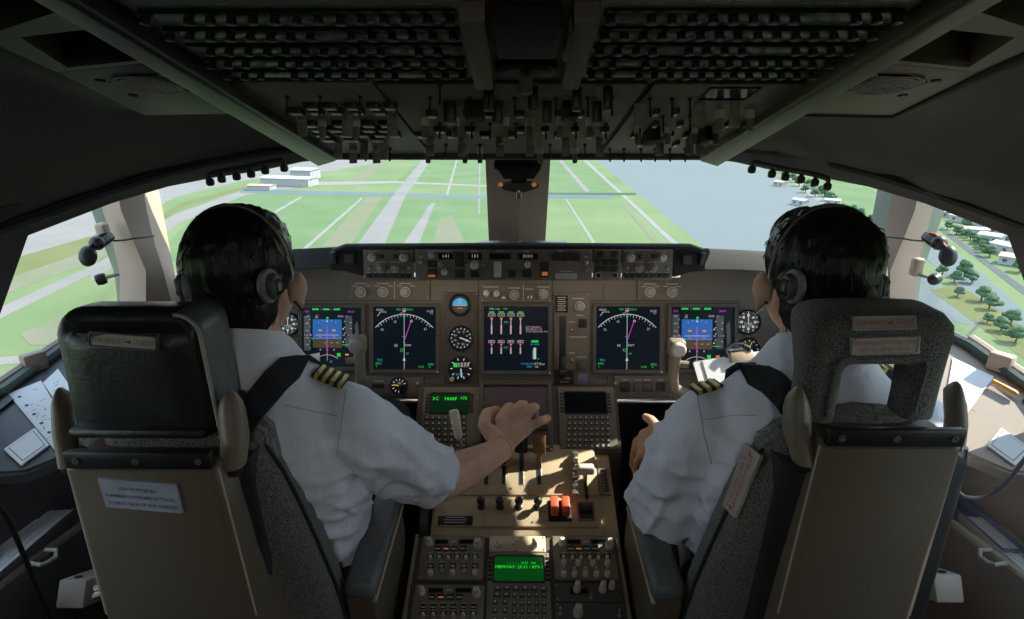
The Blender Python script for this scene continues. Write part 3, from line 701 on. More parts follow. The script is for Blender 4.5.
def pfd(y):
    y.rect(.0, .0, 1, 1, 0, 0)
    y.rect(.17, .48, .66, .80, B_); y.rect(.17, .32, .66, .48, BR_)
    y.rect(.02, .27, .13, .88, GR_); y.rect(.72, .33, .84, .86, GR_); y.poly([(.88, .70), (.93, .78), (.95, .60), (.95, .45), (.90, .36)], GR_)
    for x in (.22, .40, .58): y.rect(x - .055, .955, x + .055, .985, G_, 2)
    for x in (.315, .485): y.rect(x - .008, .945, x + .008, .995, GR_, 2)
    y.txt('160', .07, .93, .042, M_); y.txt('3000', .82, .93, .042, M_)
    y.txt('ILS', .245, .86, .028, W_); y.txt('28.5', .24, .83, .026, W_); y.txt('1500', .64, .85, .038, W_); y.txt('29', .745, .85, .036, M_)
    y.rect(.40, .81, .44, .84, G_, 2)
    for k in range(5): y.txt(str(200 - 20 * k), .075, .85 - k * .12, .030, W_); y.rect(.115, .79 - k * .12, .13, .80 - k * .12, W_, 2)
    for k in range(4): y.rect(.70, .76 - k * .1, .72, .772 - k * .1, W_, 2); y.rect(.80, .74 - k * .1, .83, .752 - k * .1, PK_, 2)
    for a in (60, 75, 90, 105, 120): y.line(.415 + .28 * math.cos(R(a)), .50 + .28 * math.sin(R(a)), .415 + .30 * math.cos(R(a)), .50 + .30 * math.sin(R(a)), .008, W_)
    y.poly([(.415, .795), (.395, .755), (.435, .755)], W_, 2)
    y.line(.415, .30, .415, .68, .012, M_, 4); y.line(.22, .535, .61, .535, .012, PK_, 3); y.line(.17, .48, .66, .48, .010, C_, 2)
    for x in (.30, .53): y.rect(x - .03, .60, x + .03, .63, A_, 3); y.rect(x - .022, .495, x + .022, .512, M_, 3)
    for x in (.27, .37, .47, .57): y.line(x, .405, x + .05, .405, .008, GR_ if x in (.27,) else PK_, 2)
    y.rect(.02, .50, .10, .56, 0, 3); y.txt('150', .06, .53, .04, W_, 4); y.rect(.12, .52, .155, .545, M_, 3)
    y.rect(.72, .51, .86, .56, 0, 3); y.txt('1500', .80, .535, .04, PK_, 4); y.poly([(.70, .535), (.72, .55), (.72, .52)], G_, 4)
    for yy in (.42, .53, .64): y.rect(.678, yy - .012, .70, yy + .012, W_ if yy != .53 else M_, 2)
    y.line(.67, .37, .80, .37, .012, G_, 4); y.line(.14, .49, .18, .46, .012, G_, 4)
    y.rect(.405, .27, .43, .30, M_, 3)
    for x in (.30, .53): y.rect(x - .01, .275, x + .01, .30, PK_, 2)
    y.arc(.415, -.08, .28, 50, 130, .010, PK_); y.line(.415, .10, .415, .26, .008, PK_)
    y.rect(.58, .17, .64, .23, G_, 2); y.rect(.72, .19, .78, .22, A_, 2); y.rect(.75, .12, .79, .15, G_, 2); y.txt('M', .48, .08, .04, C_)
def nd(y):
    y.rect(0, 0, 1, 1, 0, 0)
    y.arc(.49, .28, .60, 40, 140, .010, W_, n=36)
    for a in range(45, 140, 5): y.line(.49 + .60 * math.cos(R(a)), .28 + .60 * math.sin(R(a)), .49 + (.565 if a % 10 else .55) * math.cos(R(a)), .28 + (.565 if a % 10 else .55) * math.sin(R(a)), .007, W_)
    for a, s_ in ((47, '21'), (77, '18'), (107, '15'), (135, '12')): y.txt(s_, .49 + .50 * math.cos(R(a)), .28 + .50 * math.sin(R(a)), .04, W_)
    y.txt('GS320', .10, .95, .034, W_, align='CENTER'); y.txt('270/12', .15, .915, .032, W_); y.line(.06, .85, .11, .91, .008, W_)
    y.txt('12.5Z', .90, .93, .034, W_); y.txt('8.1', .93, .895, .030, W_)
    y.txt('TRK', .40, .955, .034, G_); y.txt('172', .49, .955, .04, W_); y.txt('MAG', .585, .955, .034, G_)
    y.poly([(.49, .91), (.46, .94), (.52, .94)], W_); y.rect(.475, .83, .505, .86, G_, 3)
    y.line(.49, 0, .49, .90, .008, W_); y.line(.50, .48, .61, .80, .010, M_); y.line(.42, .89, .50, .935, .010, M_)
    y.arc(.45, .31, .022, 0, 360, .008, G_, n=10); y.line(.475, .43, .51, .43, .010, C_); y.txt('H', .36, .38, .05, W_); y.txt('RWY', .555, .385, .034, W_); y.txt('FF', .545, .25, .034, G_)
    y.poly([(.49, .20), (.465, .14), (.515, .14)], W_, 3); y.line(.46, .52, .485, .53, .008, C_)
    y.txt('TFC', .10, .145, .038, C_); y.txt('FMC', .08, .09, .038, G_); y.txt('L', .05, .05, .036, G_); y.txt('VOR', .76, .04, .034, G_); y.txt('FMC', .92, .08, .038, G_); y.txt('R', .90, .04, .036, G_)
def eicas(y):
    y.rect(0, 0, 1, 1, 0, 0)
    y.txt('TO +12', .17, .96, .032, W_); y.txt('CLB', .33, .965, .030, G_); y.txt('TAT', .11, .963, .028, C_)
    for k, x in enumerate((.12, .27, .42, .57)):
        y.rect(x - .04, .905, x + .04, .922, G_, 2)
        y.rect(x - .055, .845, x + .055, .895, PK_, 1); y.rect(x - .048, .85, x + .048, .89, 0, 2); y.txt('1.01', x, .87, .036, W_, 3)
        y.rect(x - .012, .57, x + .012, .71, PK_, 2); y.rect(x - .007, .71, x + .007, .82, PK_, 2); y.rect(x - .018, .80, x + .018, .825, A_, 3)
        y.rect(x - .05, .43, x + .05, .475, PK_, 1); y.rect(x - .044, .435, x + .044, .47, 0, 2); y.txt('452', x, .452, .034, W_, 3)
        y.rect(x - .011, .26, x + .011, .36, PK_, 2); y.rect(x - .006, .36, x + .006, .42, M_, 2); y.rect(x - .015, .40, x + .015, .418, A_, 3)
    y.txt('EPR', .345, .755, .03, C_); y.txt('EGT', .345, .36, .03, C_)
    for q, s_ in enumerate(('AUTOBRAKE 3', 'SEATBELTS ON', 'CON IGNITION ON')): y.txt(s_, .65, .68 - q * .035, .028, PK_, align='LEFT')
    y.rect(.74, .44, .85, .475, G_, 2); y.txt('DOWN', .795, .41, .03, C_)
    y.rect(.775, .18, .815, .36, W_, 2); y.rect(.76, .18, .773, .33, C_, 2); y.txt('20', .85, .185, .03, G_)
    y.txt('TOTAL FUEL', .69, .105, .030, C_); y.txt('17.9', .84, .105, .042, W_); y.txt('TEMP', .71, .06, .028, C_); y.txt('+22', .82, .06, .03, W_); y.txt('KGS', .92, .10, .026, W_)
display((300, 303, 365, 371), "captain's square flight display with blue and brown attitude picture", pfd)
display((370, 303, 440, 373), 'square map display with white compass arc, left of the three small round dials', nd)
display((480, 303, 552, 374), 'square engine display with rows of white bars at the panel centre', eicas)
display((592, 303, 663, 373), 'square map display with white compass arc, right of the gear lever panel', nd)
display((667, 303, 737, 373), "first officer's square flight display with blue and brown attitude picture", pfd)

# ---- knob strips under the glareshield
md = Mod(MP, 'display_switch_panel', "row of three grey rotary knobs above the captain's displays", 'switch panel', (349, 280, 430, 299), .004)
for x in (361, 383, 405.5): md.knob(x, 292, 5.2, .017); md.dash(x, 283.5, 12); md.dash(x - 6, 286, 5); md.dash(x + 7, 286, 5)
md.dash(394.3, 290, .8, 17); md.done()
md = Mod(MP, 'display_switch_panel', "panel of two grey rotary knobs above the first officer's displays", 'switch panel', (637, 281, 683, 300), .004)
for x in (650, 672): md.knob(x, 292, 5.4, .017); md.dash(x, 284, 12); md.dash(x - 6, 286.5, 5); md.dash(x + 7, 286.5, 5)
md.done()
md = Mod(MP, 'display_switch_panel', 'long strip of pale knobs right above the engine display', 'switch panel', (481, 284, 551, 302.5), .004)
md.knob(486.5, 293.5, 3.4, .014, m_knob_w); md.knob(496.8, 293.8, 3.4, .014, m_knob_w); md.toggle(504, 298, 2); md.knob(514.2, 295, 5, .017); md.toggle(529.8, 297.5, 2.4); md.knob(543, 294, 5, .017)
md.dash(491, 287, 14); md.dash(514, 288, 12); md.dash(529, 289, 8); md.dash(543, 287, 12); md.dash(523.3, 292, .7, 16); md.done()

# ---- round dials
def dial(pl, px, py, r, label, face, name='gauge', w=.004, seg=36, ring=None, cat='gauge'):
    u, v = pl.uv(px, py, w); s = pl.box(px - r, py - r, px + r, py + r)[2] / (2 * r); rr = r * s
    t = thing(name, label, cat, pl.M(u, v, w))
    MB().lathe([(rr * 1.06, 0), (rr * 1.06, .004), (rr * .98, .006), (rr * .93, .003), (rr * .93, 0)], seg=seg, cap=False).build('case_ring', ring or m_blk, t)
    MB().lathe([(0, -.002), (0, .0015), (rr * .95, .0015), (rr * .95, 0)][1:], seg=seg, cap=True).build('dial_face', m_dial, t)
    sy = Sym(rr * 2); face(sy); sy.mb.build('dial_markings', SYM, t, flat=True)
    return t, rr
def ticks(y, n, r0, r1, w, ci, a0=0, a1=360):
    for k in range(n):
        a = R(a0 + (a1 - a0) * k / n); y.line(.5 + r0 * math.cos(a), .5 + r0 * math.sin(a), .5 + r1 * math.cos(a), .5 + r1 * math.sin(a), w, ci)
def f_att(y):
    y.poly([(.5 + .36 * math.cos(R(a)), .48 + .36 * math.sin(R(a))) for a in range(0, 181, 12)], C_, 1); y.poly([(.5 + .36 * math.cos(R(a)), .48 + .36 * math.sin(R(a))) for a in range(180, 361, 12)], BR_, 1)
    for yy in (.35, .6, .7): y.line(.38, yy, .62, yy, .02, W_)
    y.line(.2, .48, .8, .48, .03, W_); y.line(.5, .7, .5, .82, .03, W_)
def f_spd(y):
    y.arc(.5, .5, .40, 0, 360, .02, GR_, 1); ticks(y, 16, .36, .43, .03, W_)
    for k in range(8): a = R(k * 45 + 20); y.txt(str(4 + k * 3), .5 + .26 * math.cos(a), .5 + .26 * math.sin(a), .09, W_)
    y.line(.45, .52, .82, .38, .05, W_, 4)
def f_alt(y):
    ticks(y, 10, .34, .44, .035, W_); y.rect(.18, .55, .82, .74, BR_, 1); y.rect(.19, .56, .36, .73, G_, 2); y.txt('1570', .60, .645, .18, W_)
    y.line(.5, .5, .53, .14, .05, W_, 4); y.txt('1013', .44, .26, .12, C_)
def f_clock(y):
    ticks(y, 12, .36, .44, .03, W_); 
    for k in range(8): a = R(k * 45); y.rect(.5 + .28 * math.cos(a) - .05, .5 + .28 * math.sin(a) - .05, .5 + .28 * math.cos(a) + .05, .5 + .28 * math.sin(a) + .05, W_, 2)
    y.line(.5, .42, .5, .86, .035, W_, 4); y.txt('11:42', .5, .42, .12, W_); y.txt('1:05', .5, .33, .09, W_)
def f_press(y): ticks(y, 9, .30, .42, .04, W_, 20, 300); y.line(.5, .5, .2, .55, .07, A_, 4); y.txt('PSI', .55, .64, .12, W_)
def f_low(y): ticks(y, 12, .34, .42, .03, W_); y.line(.5, .5, .60, .82, .04, A_, 4); y.txt('5', .3, .5, .12, W_)
md = Mod(MP, 'standby_instrument_panel', 'tall narrow brown plate carrying three small round dials', 'instrument panel', (444, 292, 478, 386), .004, m_panel_d); md.done()
dial(MP, 460, 305, 10.5, 'small round standby attitude dial, topmost of the three stacked dials', f_att)
dial(MP, 461, 338, 12, 'small round standby airspeed dial in the middle of the three stacked dials', f_spd)
t, rr = dial(MP, 461, 368.5, 12.2, 'small round standby altimeter lowest of the three stacked dials', f_alt)
MB().lathe([(.007, 0), (.007, .010), (.005, .012)], (-rr * .72, -rr * .85, 0), 12).build('setting_knob', m_knob_w, t)
dial(MP, 748, 322, 12, 'round clock beside the first officer and above his clipboard', f_clock, 'clock', cat='clock')
dial(MP, 749, 349, 11, 'round dial under the clock, partly behind the clipboard clip', f_low)
dial(MP, 288, 324, 11, "round clock beside the captain's right ear", f_clock, 'clock', cat='clock')
dial(MP, 289, 352, 10, "round dial on the panel below the captain's clock", f_low)
md = Mod(MP, 'gauge_cluster', 'low brown panel holding a small pressure gauge under the left map display', 'panel', (366, 376, 424, 396), .004, m_panel)
md.button(372, 383.5, 384, 388, .002, m_blk); md.dash(379, 381, 10); md.toggle(417.5, 383.5, 1.6, .008); md.done()
dial(MP, 399, 385.5, 8.4, 'small brake pressure gauge under the left map display', f_press, w=.005)

# ---- landing gear lever panel
md = Mod(MP, 'gear_lever_panel', 'tall panel with black slotted gear lever between the engine and right map displays', 'lever panel', (553.5, 292.5, 590, 386), .005, m_panel)
md.button(555, 295.5, 568, 312.5, .001, m_blk_m, name='limit_placard')
for k in range(7): md.dash(561.5, 297.5 + k * 2.1, 9 - (k % 2) * 2, .8, 0, .0012)
md.button(559, 316, 566, 372, .001, m_blk, name='lever_slot')
md.button(554, 370, 574, 385.5, .0012, m_blk_m, name='gear_plate')
md.text(567, 378.5, '.OFF', 2.4, 0, .0014); md.text(564.5, 382, 'DN-UP', 2.2, 0, .0014)
md.knob(579.5, 306.5, 5.2, .018, m_knob); md.dash(578, 298.5, 12); md.dash(580, 315.5, 7)
md.button(578.5, 319, 586.5, 327.5, .004, m_blk_m); md.button(577, 360, 587.5, 371, .005, m_key); md.button(577, 373.5, 587.5, 384.5, .005, mat('lit_switch_grey', (.17, .18, .24), .4))
md.toggle(571.5, 360, 2); md.dash(571.5, 322, 7); md.dash(578, 337, 18); md.dash(572, 353, 6); md.dash(581.5, 357, 9); md.toggle(571.5, 331, 1.4, .008)
x0, y0 = md.L(562.5, 362)
mb = MB(); mb.box(x0 - .006, x0 + .006, y0 - .03, y0 + .02, .0, .03, .003); o = mb.build('gear_lever', m_dkmetal, md.t)
MB().lathe([(.002, -.012), (.012, -.010), (.014, 0), (.012, .010), (.002, .012)], seg=16, M=Matrix.Translation((x0, y0 - .028, .034)) @ Matrix.Rotation(math.pi / 2, 4, 'Y')).build('wheel_knob', m_blk, o)
md.done()
# ---- lower right switch panel
md = Mod(MP, 'switch_panel', 'low panel with four square buttons under the right map display', 'switch panel', (613.5, 375, 672, 395.5), .006, m_panel)
for x, m_ in ((620.5, m_blk), (633.5, m_key), (643, m_key), (656, m_blk)): md.button(x, 382.5, x + 9, 391.5, .005, m_, lit=None); md.dash(x + 4.5, 379.8, 6)
md.toggle(615.5, 383, 1.7, .01); md.done()
for x, lb in ((384, 'left'), (0, 'x')):
    pass

# ------------------------------------------------------------------ glareshield
t = thing('glareshield', 'long black padded glareshield below the windscreen', 'glareshield', GP.M())
GI = GP.M().inverted()
def gl(px, py, d): return pd(px, py, d)
mb = MB(); rows = []
for xa, yo in ((332, 5), (346, 0), (518, -1), (690, 0), (704, 5)):
    a = pd(xa, 249.5 + yo * .6, 1.50); top = pd(xa, 243.5 + yo, 1.515); far = V((a.x * 1.15, 2.06, 1.0)); nz = .045
    rows.append([a + V((0, .02, 0)), a + V((0, -.004, 0)), a.lerp(top, .6) + V((0, -.012, 0)), top, far, far + V((0, 0, -nz)), V((a.x, 1.62, a.z - .055)), V((a.x, 1.53, a.z - .012))])
mb.loft(rows); o = mb.build('padded_hood', m_pad, t, angle=50); o.matrix_parent_inverse = GI
each = []
for s, f in ((-1, lambda p: p), (1, lambda p: (1036 - p[0], p[1] + 1))):
    rows = []
    for (xa, yt, yb), d in (((364, 246.5, 268.5), 1.52), ((340, 247.5, 268), 1.53), ((296, 249.5, 268.5), 1.56), ((255, 252, 271), 1.60), ((205, 258, 276), 1.66)):
        a, b = pd(*f((xa, yt)), d), pd(*f((xa, yb)), d - .01)
        rows.append([b + V((0, .01, -.004)), b, a + V((0, -.004, -.008)), a + V((0, .008, 0)), V((a.x * 1.12, 2.0 - abs(a.x) * .25, 1.0)), V((a.x * 1.12, 2.0 - abs(a.x) * .25, .95)), b + V((0, .16, -.02))])
    mb = MB(); mb.loft(rows); o = mb.build('padded_wing', m_pad, t, angle=50); o.matrix_parent_inverse = GI
    # sloping end housing with the master warning light
    q = [f(p) for p in ((331, 253), (346, 248.5), (362, 250), (362, 276), (345, 271), (331, 270))]
    P = [pd(*p, 1.50) for p in q]
    mb = MB(); mb.slab(P, (0, .06, -.012)); o = mb.build('end_housing', m_blk_m, t); o.matrix_parent_inverse = GI
    c = [pd(*f(p), 1.498) for p in ((343.5, 252.5), (355, 252.5), (355, 264), (343.5, 264))]
    mb = MB(); mb.slab(c, (0, -.006, 0)); o = mb.build('master_warning_light', m_blk, t); o.matrix_parent_inverse = GI
    cc = [V(sum((c[j] for j in range(4)), V()) / 4).lerp(c[j], .72) + V((0, -.007, 0)) for j in range(4)]
    mb = MB(); mb.slab(cc, (0, -.001, 0)); ch = mb.build('lens', m_key, o)
    q = pd(*f((334, 258)), 1.497); mb = MB(); mb.box(-.008, .008, -.006, .004, -.017, .017, .005, M=Matrix.Translation(q)); o = mb.build('switch_guard', m_dkmetal, t); o.matrix_parent_inverse = GI
tt = thing('glareshield_tray', 'flat black tray with clips on top of the glareshield centre', 'tray', pd(520, 245, 1.545))
mb = MB(); mb.prism([(-.115, -.01), (.115, -.01), (.12, .03), (-.11, .03)], -.004, .005, bev=.002); mb.build('tray_base', m_blk, tt)
for x in (-.06, 0, .045): MB().lathe([(.003, .004), (.003, .009), (.002, .010)], (x, 0, 0), 8).build('clip', m_steel, tt)

def efis(box, label, bars):
    md = Mod(GP, 'display_control_panel', label, 'control panel', box, .006, m_panel)
    X0, Y0 = box[0], box[1]; k = (box[2] - box[0]) / 50
    for x, y, r in ((8.5, 8, 4.4), (40, 8, 4.4), (17, 18.5, 4.2), (31, 18.5, 4.2)):
        md.knob(X0 + x * k, Y0 + y, r, .018, m_knob_w if x in (8.5, 40) else m_knob, ring=True)
        md.dash(X0 + x * k, Y0 + y - 5.8, 9, .7)
    for x, y in ((18, 7), (31.5, 7)): md.button(X0 + (x - 2) * k, Y0 + y - 2, X0 + (x + 2) * k, Y0 + y + 2, .004)
    for x in (6, 45): md.toggle(X0 + x * k, Y0 + 18.5, 1.6, .010)
    n = 7
    for q in range(n):
        md.button(X0 + (2 + q * 6.6) * k, Y0 + 24, X0 + (8 + q * 6.6) * k, Y0 + 28.2, .003, m_blk)
        md.dash(X0 + (5 + q * 6.6) * k, Y0 + 22.8, 3, .6)
    md.done()
efis((364, 249.5, 414, 279), "captain's control panel of four ringed knobs at the left end of the glareshield", 7)
efis((622, 249.5, 672, 280), "first officer's control panel of four ringed knobs at the right end of the glareshield", 7)
md = Mod(GP, 'mode_control_panel', 'long autopilot panel of windows and knobs across the glareshield centre', 'control panel', (415.5, 249.5, 592, 280), .006, m_panel)
md.toggle(421, 262, 2.2, .012); md.knob(431.5, 255.3, 3.2, .010, m_steel, pointer=False); md.dash(431, 251.3, 9); md.dash(445, 251.3, 12); md.dash(421, 257, 4)
md.readout(438, 252.8, 453.5, 259.5, '141'); md.knob(440.5, 264.5, 2.6, .010, m_knob); md.knob(445, 271.3, 4.2, .018, m_knob_w, ring=False)
md.button(427.5, 260.5, 436.5, 267.5); md.button(427.5, 269.5, 436.5, 277.5, lit=m_orange)
for y0, y1 in ((252, 258.5), (259, 266.5), (269.5, 277.5)): md.button(455, y0, 463.5, y1)
md.readout(467.5, 252.8, 482.5, 259.5, '181'); md.knob(474.5, 265, 4.4, .016, m_knob_w); md.button(470.5, 270, 479, 277); md.dash(474, 251, 6); md.dash(466, 265, 4); md.dash(483, 265, 4)
md.readout(489, 253, 511, 259.5, ''); md.button(493.8, 261.5, 501.5, 277, .006, m_knob_w, name='thumbwheel'); md.button(507.5, 269.5, 515.5, 277); md.dash(500, 251, 8)
for q in range(6): md.dash(497.6, 264 + q * 2.1, 6.5, .5)
md.readout(517.5, 253, 538, 259.5, '3000'); md.knob(527.5, 264.2, 4, .018, m_knob_w, ring=False); md.button(523, 269.5, 531.5, 277); md.dash(527, 251, 5)
md.button(541, 262.5, 548.5, 277, lit=m_orange)
for q in range(3): md.button(552.5 + q * 9.6, 252.8, 560.8 + q * 9.6, 260.5)
md.dash(560, 250.8, 5); md.button(555, 273, 577, 279, .004, mat('name_plate_pale', (.42, .40, .36), .5), name='disengage_bar'); md.dash(566, 271.4, 13)
md.toggle(586, 262.5, 2.4, .012); md.toggle(586, 270, 1.8, .008); md.dash(586, 257, 4); md.done()
md = Mod(GP, 'display_select_panel', 'small block of square buttons between the autopilot panel and the right knob panel', 'control panel', (593, 249.5, 621, 280), .006, m_panel)
for x, y in ((596.5, 251.5), (610.5, 251.5), (595, 259), (603, 259), (611, 259), (595, 265.8), (603, 265.8), (611, 265.8)): md.button(x, y, x + 7, y + 5.6, .004)
md.knob(598.3, 275.3, 3, .008, m_blk, pointer=False); md.knob(614.8, 275.3, 3, .008, m_blk, pointer=False); md.done()

# ------------------------------------------------------------------ forward aisle stand, control stand, aft aisle stand
def side_body(name, label, cat, prof, x0, x1, m, part='housing', bev=0):
    t = thing(name, label, cat, (0, prof[0][0], 0))
    mb = MB(); mb.loft([[V((x, y - prof[0][0], z)) for y, z in prof] for x in (x0, x1)]); mb.build(part, m, t); return t
# forward: sloping face that carries the keypads and the lower display
xl, xr = FA.uv(416, 420)[0], FA.uv(619, 420)[0]
side_body('forward_aisle_stand', 'sloping brown stand between main panel and thrust levers, holding two keypad units', 'aisle stand', [(1.56, .724), (1.52, .7375), (1.379, .618), (1.37, .45), (1.60, .45), (1.60, .715)], xl, xr, m_panel_d, 'stand_face')

def keypad(pl, label, box, scr, rows, keys, text=None, name='keypad_unit', m=None, lit=e_cdubg, lines=6):
    md = Mod(pl, name, label, 'keypad', box, .008, m or m_panel, depth=0, w=.0004)
    sx0, sy0, sx1, sy1 = scr
    xa, ya = md.L(sx0, sy1); xb, yb = md.L(sx1, sy0); th = md.th
    ww, hh = xb - xa, yb - ya; cx, cyy = (xa + xb) / 2, (ya + yb) / 2
    mb = MB(); mb.ring(ww + .006, hh + .006, .004, th - .002, th + .003, .006, c=(cx, cyy)); mb.build('screen_surround', m_blk, md.t)
    o = MB().box(xa, xb, ya, yb, th - .002, th + .0005).build('screen', lit, md.t)
    if text:
        k = MB()
        for st, fx, fy, fh in text: k.text(st, xa + ww * fx, ya + hh * fy, th + .001, hh * fh * 1.35)
        k.build('screen_text', e_cdu, o, flat=True)
    for s_ in (-1, 1):
        for q in range(lines):
            x = cx + s_ * (ww / 2 + .0085); y = yb - hh * (.08 + .84 * q / (lines - 1))
            MB().box(x - .0038, x + .0038, y - .0022, y + .0022, th - .001, th + .003, .0006).build('line_select_key', m_blk, md.t)
    first = None
    for px_, py_, w_, h_, in keys:
        x, y = md.L(px_, py_); hw, hv = w_ * md.s / 2, h_ * md.s / 2
        if first is None or first[1:] != (w_, h_):
            mb = MB(); mb.box(-hw, hw, -hv, hv, -.001, .0045, .0012); mb.box(-hw * .45, hw * .45, -hv * .35, hv * .35, .004, .0048, mi=1)
            k = mb.build('key', [m_key, m_keytop], md.t); first = (k, w_, h_)
        else:
            k = first[0].copy(); C.objects.link(k)
        k.location = (x, y, th)
    md.done(); return md
def grid(x0, x1, y0, y1, nx, ny, w, h, flare=0.0):
    out = []
    for j in range(ny):
        f = 1 + flare * (j / max(1, ny - 1) - .5)
        cx = (x0 + x1) / 2
        for i in range(nx): out.append((cx + (x0 + (x1 - x0) * i / (nx - 1) - cx) * f, y0 + (y1 - y0) * j / (ny - 1), w, h))
    return out
keypad(FA, "captain's keypad unit with green lettering on its dark screen, left of the lower display", (422, 388, 480, 450), (429.5, 393.5, 469.5, 413), 0, grid(427, 464, 418, 446, 7, 6, 4.4, 3.9),
       [('3C', .13, .72, .19), ('9848F', .52, .71, .19), ('975', .86, .74, .17)], m=m_panel)
keypad(FA, "first officer's keypad unit with a blank dark screen, right of the lower display", (559, 388, 615.5, 450), (565, 392.5, 605.5, 413), 0, grid(569, 608, 418, 446, 8, 6, 3.9, 3.9, .05), m=m_panel, lit=e_blk)
display((478.5, 383, 552.5, 452), 'square lower display, dull purple and idle, behind the captain\'s hand', None, FA, m_lcd_purple, .010)

# control stand with levers
xl, xr = -.205, .205
vTQ = lambda y: (.615 + (y - 1.38) * .09 / .22)
t = side_body('control_stand', 'tan control stand with thrust, speedbrake and flap levers between the pilots', 'control stand',
              [(1.39, .60), (1.378, .6145), (1.30, .593), (1.172, .5315), (1.160, .520), (1.155, .40), (1.155, .05), (1.39, .05)], xl, xr, m_ped)
TI = t.matrix_world.inverted()
def cs(mb, name, m, parent=t):
    o = mb.build(name, m, parent if parent is not t else t)
    o.matrix_parent_inverse = Matrix.Translation((0, -1.39, 0)) if parent is t else Matrix.Identity(4)
    return o
MT = TQ.M()
# slotted lever plate and lower switch plate
u0, v0 = TQ.uv(440, 462); u1, v1 = TQ.uv(598, 498)
pu0, pv0 = TQ.uv(437, 500.5); pu1, pv1 = TQ.uv(598, 529)
mb = MB(); mb.box(u0 - .004, u1 + .002, v1, v0 + .05, .0, .012, .004, M=MT); cs(mb, 'lever_plate', m_ped)
mb = MB(); mb.box(pu0, pu1, pv1, pv0, -.004, .010, .003, M=MT)
for x, y in ((445, 514), (509.5, 503.5), (485, 524), (532.5, 524.5), (571, 509)):
    a, b = TQ.uv(x, y); mb.lathe([(.003, .009), (.003, .0108), (0, .0115)], (a, b, 0), 10, mi=1, M=MT)
for x, y in ((511, 491), (530, 491), (494, 491)):
    a, b = TQ.uv(x, y); mb.lathe([(.003, .009), (.003, .0135), (0, .014)], (a, b, 0), 10, mi=1, M=MT)
cs(mb, 'switch_plate', [m_ped, m_steel])
# four thrust levers: shaft in a steel-edged slot, with a knob across the top
for i, x in enumerate((486.5, 504, 521.5, 539)):
    a, b = TQ.uv(x, 476); 
    mb = MB(); mb.box(a - .0065, a + .0065, b - .034, b + .05, .0115, .0135, .001, mi=1, M=MT); mb.box(a - .0042, a + .0042, b - .032, b + .05, .012, .0138, M=MT); cs(mb, 'lever_slot', [m_blk, m_steel])
    base = TQ.pt(a, b + .012, .0); tip = base + V((0, .045, .125))
    if i == 3: tip = base + V((0.001, .030, .115))
    d = (tip - base).normalized(); bs = basis(d, (1, 0, 0)).to_4x4(); bs.translation = base
    L = (tip - base).length
    mb = MB(); mb.box(-.016, .016, -.010, .010, .05, L - .012, .003, M=bs); mb.box(-.006, .006, -.008, .008, 0, .06, .001, M=bs)
    lv = cs(mb, 'thrust_lever', mat('lever_brown', (.22, .13, .06), .4, var=.1) if i == 3 else m_dkmetal)
    k = MB(); km = bs @ Matrix.Translation((0, -.004, L)) @ Matrix.Rotation(math.pi / 2, 4, 'Y')
    k.lathe([(.010, -.021), (.016, -.019), (.017, 0), (.016, .019), (.010, .021)], seg=20, M=km)
    o = k.build('lever_knob', m_dkmetal if i == 3 else m_knob, lv); o.matrix_parent_inverse = Matrix.Identity(4)
    if i < 3:
        k = MB(); k.tube([bs @ V((0, -.014, L - .03)), bs @ V((0, -.03, L - .045)), bs @ V((0, -.033, L - .075))], [.006, .006, .005], 8); k.build('reverse_lever', m_dkmetal, lv)
# fuel control switches
for x in (481.3, 500, 518.8, 537.6):
    a, b = TQ.uv(x, 509)
    mb = MB(); mb.lathe([(.010, .010), (.010, .013), (.006, .015), (.0055, .030)], (a, b, 0), 16, M=MT); mb.ball((a, b + .001, .036), .0105, .0105, .011, 16, M=MT); cs(mb, 'fuel_control_switch', m_dkmetal)
# red guarded trim switches, rocker, placard
mb = MB(); a, b = TQ.uv(559.5, 512.5); mb.box(a - .028, a + .028, b - .030, b + .026, .010, .0125, .002, M=MT); cs(mb, 'guard_base', m_blk)
for x in (554, 565.3):
    a, b = TQ.uv(x, 511); mb = MB(); mb.box(a - .0095, a + .0095, b - .021, b + .022, .012, .034, .003, M=MT); cs(mb, 'red_switch_guard', m_redguard)
a, b = TQ.uv(585.5, 513.5); mb = MB(); mb.ring(.044, .052, .005, .008, .014, .003, M=MT, c=(a, b)); mb.box(a - .018, a + .018, b - .022, b + .022, .008, .0125, M=MT, mi=1); mb.box(a - .016, a + .016, b - .004, b + .018, .011, .017, .002, mi=1, M=MT)
cs(mb, 'rocker_switch', [m_pedpanel, m_blk])
a, b = TQ.uv(455.5, 522.5); mb = MB(); mb.box(a - .042, a + .042, b - .012, b + .012, .009, .0115, .001, M=MT)
for q, w in enumerate((.045, .055, .05)): mb.box(a - w / 2, a + w / 2, b + .006 - q * .0065, b + .0078 - q * .0065, .0112, .0118, mi=1, M=MT)
cs(mb, 'placard', [m_blk, m_mark])
